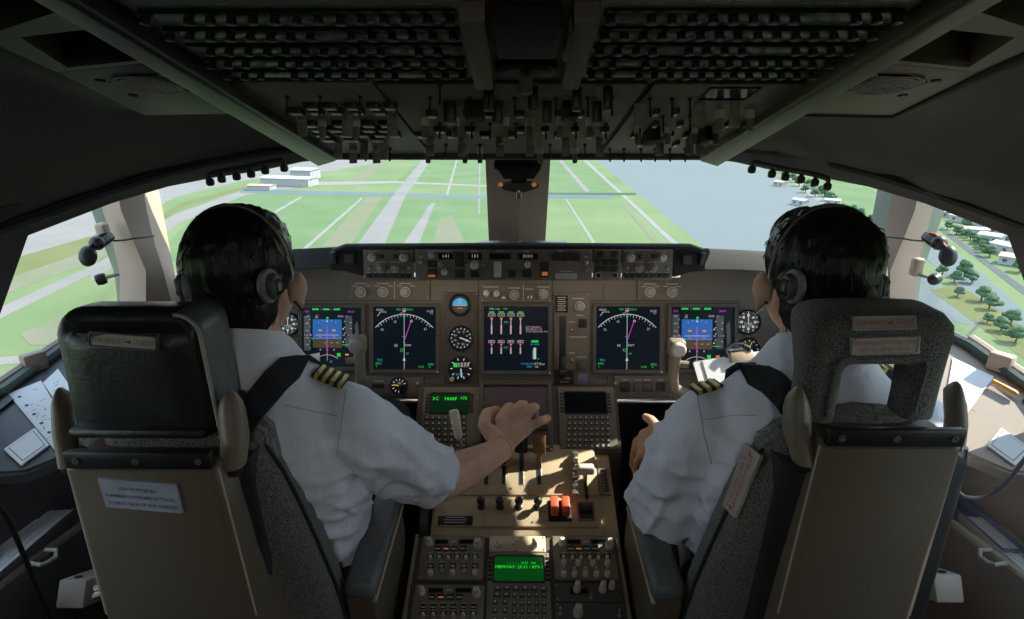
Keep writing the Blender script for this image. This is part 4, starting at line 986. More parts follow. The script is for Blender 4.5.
# flap lever in a steel gate
a0, b0 = TQ.uv(575.5, 497); a1, b1 = TQ.uv(575.5, 458)
gate = [TQ.pt(a0, b0 - .004, .012), TQ.pt(a0, b0 - .004, .022), TQ.pt(a0, (b0 + b1) / 2, .030), TQ.pt(a1, b1, .034), TQ.pt(a1, b1 + .01, .012)]
mb = MB(); mb.slab([p + V((-.007, 0, 0)) for p in gate], (.006, 0, 0))
for q in range(6):
    p = gate[1].lerp(gate[3], q / 5.5); mb.box(-.010, .004, -.006, .006, -.004, .006, .001, M=Matrix.Translation(p))
cs(mb, 'flap_gate', m_steel)
a, b = TQ.uv(585, 487); mb = MB(); p = TQ.pt(a, b, .0)
mb.box(-.004, .004, -.005, .005, .01, .055, .001, M=Matrix.Translation(p)); lv = cs(mb, 'flap_lever', m_steel)
mb = MB(); mb.box(-.021, .021, -.010, .012, .040, .064, .006, 3, M=Matrix.Translation(p)); mb.build('lever_handle', m_knob_w, lv)
a, b = TQ.uv(585, 484); mb = MB(); mb.box(a - .004, a + .004, b - .05, b + .03, .0115, .0135, M=MT); cs(mb, 'flap_slot', m_blk)
# speedbrake lever, tall and pale, left of the thrust levers
p0 = TQ.pt(*TQ.uv(463, 462), .0); pts = [p0, pd(460.5, 443, 1.475), pd(459, 438, 1.47), pd(453.5, 410, 1.46)]
mb = MB(); mb.tube(pts[:3], [.005, .0045, .004], 8, flat=.6); lv = cs(mb, 'speedbrake_lever', m_steel)
mb = MB(); mb.tube([pts[2], pts[2].lerp(pts[3], .06), pts[2].lerp(pts[3], .95), pts[3]], [.007, .0105, .0125, .010], 10, flat=.55); mb.build('lever_handle', mat('handle_cream', (.80, .76, .62), .4, var=.04), lv)
a, b = TQ.uv(463, 470); mb = MB(); mb.box(a - .005, a + .005, b - .05, b + .06, .0115, .0135, M=MT); cs(mb, 'speedbrake_slot', m_blk)
# trim indicator on the right shoulder and dark wheel at the left flank
a, b = TQ.uv(607, 482); mb = MB(); mb.ring(.030, .075, .006, -.006, .006, .004, M=MT, c=(.222, b)); mb.box(.212, .232, b - .03, b + .03, -.006, .002, M=MT, mi=1)
for q in range(7): mb.box(.214, .221, b - .025 + q * .008, b - .0235 + q * .008, .002, .0025, mi=2, M=MT)
cs(mb, 'trim_indicator', [m_pedpanel, m_blk, m_mark])
MB_ = MB(); MB_.box(.203, .243, -.262, .07, -.04, -.003, .004, M=MT); cs(MB_, 'right_shoulder', m_ped)
mb = MB(); mb.lathe([(.05, -.012), (.118, -.012), (.125, -.008), (.125, .008), (.118, .012), (.05, .012)], seg=40, M=Matrix.Translation((-.222, 1.28, .485)) @ Matrix.Rotation(math.pi / 2, 4, 'Y')); cs(mb, 'trim_wheel', m_blk)

# aft aisle stand
xL, xR = AS.uv(417, 540)[0], AS.uv(617, 540)[0]
t = thing('aft_aisle_stand', 'grey-brown radio stand at the bottom centre, behind the thrust levers', 'aisle stand', AS.M())
mb = MB(); mb.box(xL, xR, -.42, -.006, -.40, -.001); mb.build('stand_body', m_panel_d, t)
for x in (xL - .004, xR - .004): MB().box(x, x + .008, -.42, -.006, -.40, .012, .002).build('edge_rail', m_pedpanel, t)
for y0, y1, x in ((537, 619, 485.5), (537, 619, 552)):
    pass
def radio(box, label, rows, big, m=m_pedpanel, cat='radio panel', name='radio_panel', freq=True):
    md = Mod(AS, name, label, cat, box, .006, m, depth=0, w=.0004)
    X0, Y0, X1, Y1 = box; W = X1 - X0
    if freq:
        md.readout(X0 + W * .22, Y0 + 2.2, X0 + W * .44, Y0 + 6.6); md.readout(X0 + W * .60, Y0 + 2.2, X0 + W * .84, Y0 + 6.6)
        for q in range(4): md.button(X0 + W * (.22 + q * .13), Y0 + 8.5, X0 + W * (.33 + q * .13), Y0 + 13.5, .004, m_blk, lit=m_mark if q != 1 else m_orange)
        md.knob(X0 + W * .14, Y0 + 6.5, 3.4, .022, m_knob_w); md.knob(X0 + W * .90, Y0 + 8.5, 4.4, .024, m_knob_w); md.dash(X0 + W * .52, Y0 + 4, 5, 1.2)
    for y, n, kind in rows:
        for q in range(n):
            x = X0 + W * (.16 + .70 * q / (n - 1))
            if kind == 'k': md.button(x - 3.4, Y0 + y - 2.6, x + 3.4, Y0 + y + 1.0, .003, m_blk, lit=None); md.knob(x, Y0 + y + 2.2, 2.3, .012, m_knob_w, pointer=False, ring=False)
            elif kind == 'b': md.button(x - 3.2, Y0 + y - 2.2, x + 3.2, Y0 + y + 2.2, .004, m_blk, lit=m_mark)
            elif kind == 'r': md.knob(x, Y0 + y, 3.4, .020, m_knob_w, ring=False)
            elif kind == 't': md.toggle(x, Y0 + y, 2.0, .014)
            md.dash(x, Y0 + y - 4.2, 4, .6)
    return md
radio((420.5, 537.5, 484, 581), 'radio panel with rows of buttons and small pale knobs, far end of the left column', [(19.5, 6, 'k'), (28.5, 5, 'b'), (33, 5, 't'), (38.5, 3, 'r')], 0).done()
radio((412, 586, 483.5, 640), 'radio panel at the bottom edge, near end of the left column of the radio stand', [(21, 6, 'b'), (28, 6, 'k'), (37, 6, 'k'), (46, 3, 'r')], 0).done()
radio((553.5, 537.5, 615.5, 581), 'radio panel with rows of buttons and small pale knobs, far end of the right column', [(19.5, 6, 'k'), (28.5, 4, 'r'), (35, 5, 't'), (39.5, 5, 'r')], 0).done()
md = radio((554.5, 584.5, 621, 603.5), 'grey panel with three tall pale knobs in the right column', [], 0, m_console_d, 'control panel', 'switch_panel', False)
md.readout(570, 588, 588, 594.5); md.knob(578 - 1, 590, 3.8, .03, m_knob_w); md.knob(602.5, 590, 3.8, .03, m_knob_w); md.knob(611.5, 587.5, 3.2, .022, m_knob_w); md.toggle(591, 598, 1.6, .008); md.done()
md = radio((555.5, 604.5, 626, 640), 'bare grey panel with one tall pale knob at the bottom right of the radio stand', [], 0, m_console_d, 'control panel', 'switch_panel', False)
md.knob(578, 613.5, 5, .03, m_knob_w); md.toggle(560, 614, 2); md.toggle(619, 616, 2); md.done()
md = radio((489.5, 537.5, 545.5, 553), 'small sunlit cream panel with three knobs above the green screen', [], 0, mat('sun_patch_panel', (.62, .52, .36), .5, var=.05, vscale=9), 'control panel', 'switch_panel', False)  # cream colour paints the pool of sun on this panel
for x, y, r in ((498, 545.5, 3.6), (515, 542.5, 4.2), (534.5, 546, 3.6)): md.selector(x, y, r, .020, m_knob_w, 30)
md.toggle(516.5, 550.5, 1.2, .004); md.done()
keys = [(497.5 + q * 9.2, 588.5 + (1 if q == 5 else 0), 7, 4.6) for q in range(6)] + [(497 + q * 9.5, 595, 7, 4.6) for q in range(2)] + grid(514.5, 544, 595.5, 636, 5, 6, 4.6, 4.4) + grid(495, 505, 602.5, 636, 2, 5, 4.6, 4.4)
keypad(AS, 'keypad unit with bright green screen in the middle of the radio stand', (487, 554.5, 550.5, 640), (493.5, 556.5, 543.5, 581.5), 0, keys,
       [('- - - - - -  2131  100', .55, .72, .10), ('MEMORY: 25:31 / 87% /', .50, .56, .13)], m=m_pedpanel, lit=e_cdubg2)

# ------------------------------------------------------------------ overhead panel
ou = lambda p: OH.uv(*p)
t = thing('overhead_console', 'large dark overhead panel sloping up over the pilots, full of switches', 'overhead panel', OH.M())
mb = MB(); q = [ou(p) for p in ((328, 156), (706, 156))]
hw = .40
mb.prism([(q[0][0] + .004, -.005), (q[1][0] - .004, -.005), (ou((958, 20))[0], ou((958, 20))[1]), (ou((990, 0))[0] + .02, 1.15), (-ou((990, 0))[0] + .02, 1.15), (ou((80, 20))[0], ou((80, 20))[1])][::1], -.06, 0)
mb.build('backing_plate', m_panel_d, t)
for s, f in ((-1, lambda p: p), (1, lambda p: (1036 - p[0], p[1]))):
    o0, i0, o1, i1 = ou(f((72, 0))), ou(f((110, 0))), ou(f((318, 157))), ou(f((336, 151)))
    ex = lambda a, b: (a[0] + (a[0] - b[0]) * .7, a[1] + (a[1] - b[1]) * .7)
    o0, i0 = ex(o0, o1), ex(i0, i1)
    mb = MB(); mb.prism([o0, i0, i1, o1], -.03, .022, bev=.006, seg=3); mb.build('side_rail', m_dkmetal if s < 0 else m_shell, t)  # right rail paler: the brighter light there is painted in
mb = MB(); a, b = ou((332, 154)), ou((704, 154)); mb.box(a[0], b[0], -.016, .004, -.012, .014, .004); mb.build('front_lip', m_panel_d, t)

def breaker_panel(sx0, sx1, label, seed):
    r_ = random.Random(seed)
    t = thing('circuit_breaker_panel', label, 'circuit breaker panel', OH.M())
    (ua, va), (ub, vb) = sx0; u_in = lambda v: ua + (ub - ua) * (v - va) / (vb - va); u_out = sx1
    mb = MB(); 
    v0, v1 = ou((300, 74))[1], .98
    s = 1 if u_out > 0 else -1
    edge = lambda v: s * (abs(ou((336, 151))[0]) + (abs(ou((110, 0))[0]) - abs(ou((336, 151))[0])) * v / ou((110, 0))[1] - .012)
    P = [(u_in(v0), v0), (edge(v0), v0), (edge(v1), v1), (u_in(v1), v1)]
    mb.prism(P if s > 0 else P[::-1], .0003, .004); mb.build('faceplate', mat('breaker_plate', (.20, .24, .23), .35, var=.1, vscale=15), t)
    rows = [ou((300, y))[1] for y in (67, 55, 41.5, 25.5, 8)] + [ou((300, 8))[1] + .075]
    first = None; cnt = 0
    for j, v in enumerate(rows):
        MB().box(min(u_in(v), edge(v)) + .006, max(u_in(v), edge(v)) - .006, v - .009, v + .009, .004, .0085, .001).build('row_shade', m_blk, t)  # black strip paints the shadow band along each breaker row
        n = 15
        for i in range(n):
            u = u_in(v) + (edge(v) - u_in(v)) * (i + .6) / n
            if r_.random() < .08: continue
            if first is None:
                k = MB(); k.lathe([(.0065, .0), (.0065, .003), (.0042, .004), (.0042, .007), (.0050, .0075), (.0050, .009), (.003, .0095)], seg=12); first = k.build('circuit_breaker', m_blk, t); o = first
            else: o = first.copy(); C.objects.link(o)
            o.location = (u, v + r_.uniform(-.001, .001), .005)
        k = MB(); nn = 0
        for i in range(n):
            if r_.random() < .55:
                u = u_in(v) + (edge(v) - u_in(v)) * (i + .6) / n; k.box(u - .008, u + .006, v + .018, v + .0195, .0038, .0044); nn += 1
        if nn: k.build('legend', m_mark, t, flat=True)
    return t
breaker_panel((ou((474, 76)), ou((462, 3))), -1, 'left overhead panel of circuit breakers in dark rows', 3)
breaker_panel((ou((580, 76)), ou((600, 3))), 1, 'right overhead panel of circuit breakers in dark rows', 4)

# centre of the overhead: rails either side of the escape hatch handle housing
t = thing('hatch_light_housing', 'dark central housing between the two circuit breaker panels, with hatch light', 'overhead console', OH.M())
for x0, x1 in ((463, 478), (565, 580)):
    a, b = ou((x0 if x0 < 518 else x0 + 12, 0)), ou((x1 + 0, 72)); c, d = ou((x0, 0)), ou((x1, 72))
    q0, q1 = (ou((472, 0)), ou((484, 74))) if x0 < 518 else (ou((587, 0)), ou((570, 74)))
    w = .022
    mb = MB(); mb.prism([(q1[0] - w / 2, q1[1]), (q1[0] + w / 2, q1[1]), (q0[0] * 1.0 + w / 2, q0[1]), (q0[0] - w / 2, q0[1])], .0004, .020, bev=.004); mb.build('rib', m_panel, t)
cx = ou((527, 40))[0]
mb = MB(); mb.box(cx - .030, cx + .030, ou((518, 38))[1], ou((518, 2))[1], .0004, .022, .004); mb.build('cover_box', m_blk_m, t)
for s in (-1, 1): 
    mb = MB(); mb.box(cx + s * .044 - .007, cx + s * .044 + .007, ou((518, 46))[1], ou((518, 14))[1], .0004, .018, .004); mb.build('latch_block', m_panel, t)
mb = MB(); mb.lathe([(.036, .0004), (.036, .008), (.030, .012), (0, .012)], (cx, ou((518, 64))[1], 0), 28, sy=.7); mb.build('hatch_light', m_blk, t)
mb = MB(); mb.lathe([(.007, .010), (.008, .034), (.006, .036)], (cx, ou((518, 62))[1], 0), 14); mb.build('light_stem', m_panel, t)

m_legend_glint = mat('legend_glint', (.78, .78, .70), .35, var=.05)  # pale bar paints bright reflections on the white button legends
# forward overhead: left, centre and right switch panels with knobs pointing down at the pilots
def ohpanel(name, label, box, m, rows, seed, extra=None):
    md = Mod(OH, name, label, 'overhead switch panel', box, .005, m, depth=0, w=.0004)
    r_ = random.Random(seed)
    for y, xs, kind in rows:
        for x in xs:
            if kind == 'k': md.knob(x, y, 4.2, .030, m_pedpanel, ring=True)
            elif kind == 'K': md.selector(x, y, 5.0, .032, m_knob, 90)
            elif kind == 't': md.toggle(x, y, 2.2, .026, m_dkmetal)
            elif kind == 'b': md.button(x - 4.5, y - 1.8, x + 4.5, y + 1.8, .007, m_blk, lit=m_legend_glint, span=(.10, .62))
            elif kind == 'g': md.button(x - 5, y - 2, x + 5, y + 2, .028, m_blk)
            elif kind == 'B': md.button(x - 9, y - 4, x + 9, y + 3, .022, m_blk_m)
    if extra: extra(md)
    return md.done()
ohpanel('overhead_switch_panel', 'left forward overhead panel of lit square buttons and round knobs', (268, 78, 400, 151), m_pedpanel,
        [(104, (312, 330, 352, 374, 390), 'b'), (109, (296, 316, 336, 358, 380), 'b'), (115, (302, 347, 392), 'K'), (122, (310, 340, 368, 386), 'b'), (127, (318, 335, 352, 368, 384), 'b'), (132, (322, 345, 362, 380, 394), 'b'), (137, (328, 352, 378), 'b'), (119, (322, 356), 'k'), (141, (338, 364, 384), 'K'), (146.5, (353, 376.5), 'K'), (148, (355, 366, 390), 't'), (96, (287, 320, 360), 't')], 5)
ohpanel('overhead_switch_panel', 'central forward overhead panel with black guarded switches', (404, 80, 622, 151), m_panel,
        [(84, (440, 489), 't'), (88, (489, 533, 577, 608), 'g'), (103, (450, 498, 547, 597), 'g'), (104, (475, 570), 'B'), (97, (430, 470, 515, 556, 588, 612), 't'), (112, (432, 468, 488, 520, 560, 580), 'b'), (118, (425, 455, 505, 530, 560, 590), 'k'), (123, (440, 472, 490, 516, 546, 576, 606), 't'), (128, (440, 470, 520, 545, 575, 605), 'b'), (133, (422, 452, 485, 512, 558, 590), 'b'), (138, (430, 462, 500, 530, 566, 600), 'K'), (144, (446, 480, 550, 585), 't'), (147.5, (428, 465, 480, 540, 575), 'k')], 6)
def scr(md): md.readout(697, 87, 762, 99, '')
ohpanel('overhead_switch_panel', 'right forward overhead panel with pale window and rows of downward toggles', (628, 80, 772, 151), m_pedpanel,
        [(104, (640, 700, 735), 'K'), (98, (650, 672, 690), 't'), (110, (656, 676), 'b'), (116, (640, 663, 690, 720), 't'), (122, (655, 680, 728, 745), 'b'), (126, (638, 668, 694, 716), 'k'), (133, (634, 670, 686, 712), 'b'), (139, (646, 706), 'b'), (130, (652, 705), 'B'), (137, (660, 690, 700), 'K'), (142, (640, 676, 690), 'b'), (148.5, (610, 624, 641, 655, 670, 685), 't'), (110, (720, 750), 'k')], 8, scr)

# speaker and vent panel at each side of the overhead
def speaker(s, f):
    t = thing('ceiling_speaker_panel', 'grey ceiling panel with perforated hexagonal speaker at the ' + ('left' if s < 0 else 'right') + ' of the overhead panel', 'speaker panel', OH.M())
    P = [ou(f(p)) for p in ((57, 70), (143, 113), (256, 111), (150, 60))]
    mb = MB(); mb.prism(P, -.02, .004, bev=.003); mb.build('panel', m_console_d if s < 0 else m_console, t)  # right panel paler, left darker: the uneven light is painted in
    P = [ou(f(p)) for p in ((108, 78), (128, 71), (162, 70), (187, 82), (165, 90), (135, 88))]
    mb = MB(); mb.prism(P, .003, .007, bev=.002); g = mb.build('speaker_grille', m_dkmetal, t)
    cu = sum(p[0] for p in P) / 6; cv = sum(p[1] for p in P) / 6; k = MB()
    ext = max(abs(p[0] - cu) for p in P); 
    for ring_ in range(1, 6):
        n = ring_ * 7
        for j in range(n):
            a = 2 * math.pi * j / n; k.lathe([(.0032, .0068), (.0032, .0075)], (cu + math.cos(a) * ring_ * ext * .165, cv + math.sin(a) * ring_ * ext * .165, 0), 6)
    k.build('perforation', m_blk, g, flat=True)
    for p in ((100, 77), (163, 70), (190, 87), (133, 92)):
        a = ou(f(p)); MB().lathe([(.006, .003), (.006, .006), (.003, .007)], (a[0], a[1], 0), 10).build('fastener', m_blk, t)
    P = [ou(f(p)) for p in ((20, 34), (67, 65), (145, 57), (90, 26))]
    mb = MB(); mb.prism(P, -.06, -.05); mb.build('recess', m_blk_m, t)
    P = [ou(f(p)) for p in ((-30, 28), (57, 70), (150, 60), (108, 20), (60, -30))]
    mb = MB(); c = V((sum(p[0] for p in P) / 5, sum(p[1] for p in P) / 5))
    Q = [ou(f(p)) for p in ((20, 34), (67, 65), (145, 57), (90, 26))]
    OUT = [ou(f(p)) for p in ((-20, 34), (57, 70), (150, 60), (70, 4))]
    mb.loft([[(*o_, .003) for o_ in OUT], [(*q_, .003) for q_ in Q], [(*q_, -.055) for q_ in Q], [(*o_, -.055) for o_ in OUT], [(*o_, .003) for o_ in OUT]], False); mb.build('recess_frame', m_console_d if s < 0 else m_console, t)
each_side(speaker)

# map light pod and standby compass hanging at the top of the centre post
p = pd(519, 168, 1.46)
t = thing('standby_compass', 'black compass housing hanging below the overhead in front of the centre post', 'compass', p)
def tr(w): return [(-w, 0), (w, 0)]
mb = MB(); z0 = .04
mb.loft([[(-.066, -.02, .045), (.066, -.02, .045), (.066, .07, .045), (-.066, .07, .045)], [(-.052, -.022, .0), (.052, -.022, .0), (.052, .07, .0), (-.052, .07, .0)], [(-.036, -.018, -.024), (.036, -.018, -.024), (.036, .06, -.024), (-.036, .06, -.024)]]); mb.build('housing', m_blk_m, t)
for x in (-.045, 0, .038):
    mb = MB(); mb.tube([(x - .012, -.024, .018), (x - .012, -.03, .004), (x, -.032, -.002), (x + .012, -.03, .004), (x + .012, -.024, .018)], .003, 6); mb.build('wire_guard', m_dkmetal, t)
mb = MB(); mb.box(-.02, .02, -.01, .02, -.034, -.022, .003); mb.build('neck', m_dkmetal, t)
mb = MB(); mb.loft([[(-.05 * k, -.02, z), (.05 * k, -.02, z), (.05 * k, .03, z), (-.05 * k, .03, z)] for k, z in ((.5, -.034), (1, -.042), (.7, -.05), (.2, -.056))]); mb.build('lamp_bar', m_console_d, t)
for x in (-.044, .036): mb = MB(); mb.ball((x, -.022, -.037), .0055); mb.build('amber_lamp', m_orange, t)
mb = MB(); mb.box(-.006, .006, -.026, -.012, -.072, -.05, .002); mb.build('hook', m_steel, t)

# ------------------------------------------------------------------ pilots' seats
from mathutils.bvhtree import BVHTree
def att(o, t, loc):                            # parent a mesh built in world coordinates to an Empty standing at loc
    o.parent = t; o.matrix_parent_inverse = Matrix.Translation(-V(loc)); return o
def sub(o, p): o.parent = p; return o          # sub-part sharing its part's coordinates
def hit(o, px, py, off=0.0):                   # where the frame's ray meets a mesh built in world coordinates
    bm = bmesh.new(); bm.from_mesh(o.data); tr = BVHTree.FromBMesh(bm); bm.free()
    r = ray(px, py).normalized(); h = tr.ray_cast(CP, r)
    if h[0] is None: return None, None
    n = h[1] if h[1].dot(r) < 0 else -h[1]
    return h[0] + n * off, n
def rr(cx, z0, z1, wt, wb, r, n=5):            # rounded outline in x-z, width wt at the top, wb at the bottom
    out = []
    for (sx, sz, a0) in ((1, 1, 0), (-1, 1, 90), (-1, -1, 180), (1, -1, 270)):
        w = wt if sz > 0 else wb; z = z1 if sz > 0 else z0; k = r if sz > 0 else r * .5
        for j in range(n + 1):
            a = R(a0 + 90 * j / n); out.append((cx + sx * (w / 2 - k) + k * math.cos(a), z - sz * k + k * math.sin(a)))
    return out
def pillow(mb, outl, y0, y1, bulge=.014, rnd_=.016, n=5, lean=0.0, mi=0, top=0.0):     # thick padded slab between y0 and y1 with rounded edges
    cx = sum(p[0] for p in outl) / len(outl); cz = sum(p[1] for p in outl) / len(outl)
    zmin = min(p[1] for p in outl)
    def ring(y, ins):
        R_ = []
        for x, z in outl:
            if ins > .025: f_ = 1 - (ins - .012) / .075; x, z = cx + (x - cx) * f_, cz + (z - cz) * f_
            dx, dz = x - cx, z - cz; L = math.hypot(dx, dz) or 1
            up_ = max(0, (z - cz) / (max(p[1] for p in outl) - cz)); R_.append(V((x - dx / L * ins, y + (z - zmin) * lean + top * up_ ** 4 * max(0, 1 - (y - y0) / (y1 - y0)), z - dz / L * ins - top * .55 * up_ ** 3 * max(0, (y - y0) / (y1 - y0) - .3)))) if ins <= .025 else R_.append(V((x, y, z)))
        return R_
    rows = [ring(y0 - bulge * .55, .070), ring(y0 - bulge * .5, .050), ring(y0 - bulge * .36, .030)]
    for k in range(n + 1): a = R(90 * k / n); rows.append(ring(y0 + rnd_ * (1 - math.cos(a)) if False else y0 + rnd_ * (1 - math.sin(math.pi / 2 - a)), rnd_ * (1 - math.sin(a))))
    for k in range(n + 1): a = R(90 * k / n); rows.append(ring(y1 - rnd_ * (1 - math.sin(a)), rnd_ * (1 - math.cos(a))))
    rows += [ring(y1 + bulge * .36, .030), ring(y1 + bulge * .5, .050)]
    mb.loft(rows, True, True, mi)
def label_plate(o, pts, m_plate, lines, m_txt, name, parent, hgt, border=None, arrows=None):
    """a sewn or stuck label given by four points (tl, tr, br, bl); text lines across it"""
    tl, tr_, br, bl = [V(p) for p in pts]; u = (tr_ - tl).normalized(); n = (bl - tl).cross(u).normalized()
    if n.dot(CP - tl) < 0: n = -n
    v = n.cross(u); c = (tl + tr_ + br + bl) / 4; w = (tr_ - tl).length; h = ((bl - tl).length + (br - tr_).length) / 2
    M = Matrix((u, v, n)).transposed().to_4x4(); M.translation = c
    mb = MB(); mb.prism([((p - c).dot(u), (p - c).dot(v)) for p in (bl, br, tr_, tl)], -.004, .0015, M=M)
    if border: mb.ring(w, h, .0028, 0, .0034, .004, mi=1, M=M)
    pl = mb.build(name, [m_plate, border or m_plate], None, flat=True); pl.parent = parent
    k = MB()
    for L_ in lines:
        st, fx, fy = L_[:3]; size = hgt * h * 1.35; tw = max(v.co.x for v in text_mesh(st, 'CENTER').vertices) * 2 * size
        k.text(st, fx * w, fy * h, .0021, size, M=M, sx=min(1.1, (L_[3] if len(L_) > 3 else .9) * w / tw))
    for fx, fy, d in (arrows or []):
        k.prism([(fx * w - d * .003, fy * h - .0025), (fx * w + d * .006, fy * h), (fx * w - d * .003, fy * h + .0025)], .0018, .0024, M=M)
    k.build('lettering', m_txt, pl, flat=True); return pl

def seat(s, f, kind):
    cx = -.535 if s < 0 else .525
    base = V((cx, .95, 0))
    t = thing('pilot_seat', "captain's seat with smooth black leather headrest" if s < 0 else "first officer's seat with grey tweed headrest cut out at the bottom", 'seat', base)
    A = lambda o: att(o, t, base)
    # rear shell
    q = {-1: ((62, 463, 105), (213, 468, 252), (243, 470, 317)), 1: ((965, 443, 911), (825, 443, 782), (800, 455, 725))}[s]
    yb = 619
    bo_t, bo_b = pd(q[0][0], q[0][1], .84), pd(q[0][2], yb, .93)
    bi_t, bi_b = pd(q[1][0], q[1][1], .84), pd(q[1][2], yb, .93)
    fi_t, fi_b = pd(q[2][0], q[2][1], .92), pd(q[2][2], yb, 1.08)
    zt = (bo_t.z + bi_t.z) / 2 - .004
    for p in (bo_t, bi_t, fi_t): p.z = zt
    ym = (bo_t.y + bi_t.y) / 2; bo_t.y = bi_t.y = ym; zb = (bo_b.z + bi_b.z) / 2; bo_b.z = bi_b.z = zb; bo_b.y = bi_b.y = (bo_b.y + bi_b.y) / 2
    fi_b = fi_t + (fi_b - fi_t) * ((zb - zt) / (fi_b.z - fi_t.z))
    rows = []
    for k in (0, .02, .3, .6, 1.0, 1.5, 2.0):
        bo, bi, fi = bo_t.lerp(bo_b, k) if k <= 1 else bo_b + (bo_b - bo_t) * (k - 1), bi_t.lerp(bi_b, k) if k <= 1 else bi_b + (bi_b - bi_t) * (k - 1), fi_t + (fi_b - fi_t) * min(k, 1.3)
        fi = V((fi.x, fi.y, bo.z)); bo.z = bi.z
        c = (bo.x + bi.x) / 2; fo = V((2 * c - fi.x, fi.y, bi.z))
        e = .010
        ins = .012 if k == 0 else 0
        du = (bi - bo).normalized(); di = (fi - bi).normalized(); do = (fo - bo).normalized()
        rows.append([p + V((0, ins, 0)) + (V((c, p.y, p.z)) - p) * (ins * 2) for p in (fo, bo + do * e, bo + do * e * .3 + du * e * .3, bo + du * e, bi - du * e, bi - du * e * .3 + di * e * .3, bi + di * e, fi)])
    mb = MB(); mb.loft(rows); shell = A(mb.build('back_shell', m_shell, angle=40))
    md_x0, md_x1 = min(bo_t.x, bi_t.x), max(bo_t.x, bi_t.x)
    # black cross bar on the shell top with screws
    mb = MB(); mb.box(md_x0 + .004, md_x1 - .002, ym - .001, ym + .012, zt - .002, zt + .024, .002)
    for x in (md_x0 + .022, (md_x0 + md_x1) / 2, md_x1 - .018): mb.lathe([(.005, -.001), (.005, .0025), (.0022, .0025), (.0018, .001)], seg=12, mi=1, M=Matrix.Translation((x, ym - .001, zt + .012)) @ Matrix.Rotation(math.pi / 2, 4, 'X'))
    A(mb.build('top_bar', [m_blk, m_screw]))
    # seam strip down the edge
    for q_, r_ in ((1, .003), (6, .002)): mb = MB(); mb.tube([r[q_] for r in rows[1:5]], r_, 6); A(mb.build('edge_trim', m_beige))
    # headrest
    if s < 0:
        zl, zh = pd(140, 457, .86).z, pd(140, 301, .89).z
        x0t, x1t = pd(54, 310, .87).x, pd(199, 310, .87).x; x0b, x1b = pd(62, 430, .86).x, pd(214, 430, .86).x
        c = (x0t + x1t + x0b + x1b) / 4
        O = rr(c, zl, zh, x1t - x0t, x1b - x0b, .032)
        y0 = pd(140, 375, .86).y
        mb = MB(); pillow(mb, O, y0, y0 + .095, .010, .024, top=.020); h = A(mb.build('headrest', m_leather, angle=70))
        sidex = max(p[0] for p in O)
        side = [p for p in O if p[0] > c + .05]
        side = sorted(side, key=lambda p: p[1])
        mb = MB(); mb.loft([[V((p[0] + .0035, y0 + .006 + .082 * k / 4, p[1])) for k in range(5)] for p in side], False, False); g = mb.build('side_gusset', m_leather_g, h); mm = g.modifiers.new('thick', 'SOLIDIFY'); mm.thickness = .004  # grey leather, raised paler to paint in the light on this side
        mb = MB(); mb.tube([V((p[0] + .004, y0 + .004, p[1])) for p in side], .0028, 6); mb.build('white_piping', m_piping, h)
        mb = MB(); mb.box(c - .104, c + .100, y0 - .013, y0 + .02, zl + .012, zl + .028, .006); mb.build('bottom_seam', m_leather, h)
        P = [hit(h, *p, .002)[0] for p in ((90, 332), (159, 335.5), (159, 350), (90, 346.5))]
        label_plate(h, P, m_placard, [('PUSH HEADREST', -.21, -.02, .48), ('TO ADJUST', .31, -.02, .30)], m_dkred, 'headrest_placard', h, .34, m_key, [(.08, -.02, -1)])
    else:
        zl, zh = pd(870, 432, .86).z, pd(870, 306, .87).z
        xs = lambda px, py: pd(px, py, .86).x
        x0, x1, i0, i1 = xs(806, 400), xs(951, 400), xs(846, 400), xs(914, 400)
        zi = pd(880, 366, .86).z; r = .030
        y0 = pd(870, 370, .86).y; outer, inner = [], []
        for sx, xe, xi_ in ((-1, x0, i0), (1, x1, i1)):
            leg = [((xe, zl + (.004 if sx > 0 else 0)), (xi_, zl + (.004 if sx > 0 else -.004))), ((xe, zl + .03), (xi_, zl + .03)), ((xe, zi - .02), (xi_, zi - .014))]
            arc_ = [((xe - sx * (r - r * math.sin(R(a))) if False else xe - sx * r * (1 - math.cos(R(a))), zh - r + r * math.sin(R(a))), (xi_ - sx * .012 * (1 - math.cos(R(a))), zi - .012 + .012 * math.sin(R(a)))) for a in (0, 30, 60, 90)]
            mid_ = [((((x0 + x1) / 2 + sx * .03), zh + .002), ((i0 + i1) / 2 + sx * .012, zi))]
            L_ = leg + arc_ + mid_
            for o_, i_ in (L_ if sx < 0 else L_[::-1]): outer.append(o_); inner.append(i_)
        yA, yB = y0, y0 + .092
        mb = MB(); rows_ = []
        for o_, i_ in zip(outer, inner):
            yB = y0 + .050 + .042 * max(0, min(1, (o_[1] - zl - .06) / .09)); d = (V(o_) - V(i_)).normalized(); P_ = lambda q, k_, y: V((q[0] + d.x * k_, y, q[1] + d.y * k_))
            rows_.append([P_(o_, 0, yA + .022), P_(o_, -.004, yA + .008), P_(o_, -.013, yA), P_(i_, .010, yA - .002), P_(i_, .002, yA + .004), P_(i_, 0, yA + .014), P_(i_, 0, yB - .01), P_(i_, .006, yB), P_(o_, -.02, yB + .002), P_(o_, -.006, yB - .006), P_(o_, 0, yB - .02)])
        mb.loft(rows_); h = A(mb.build('headrest', m_fabric, angle=60))
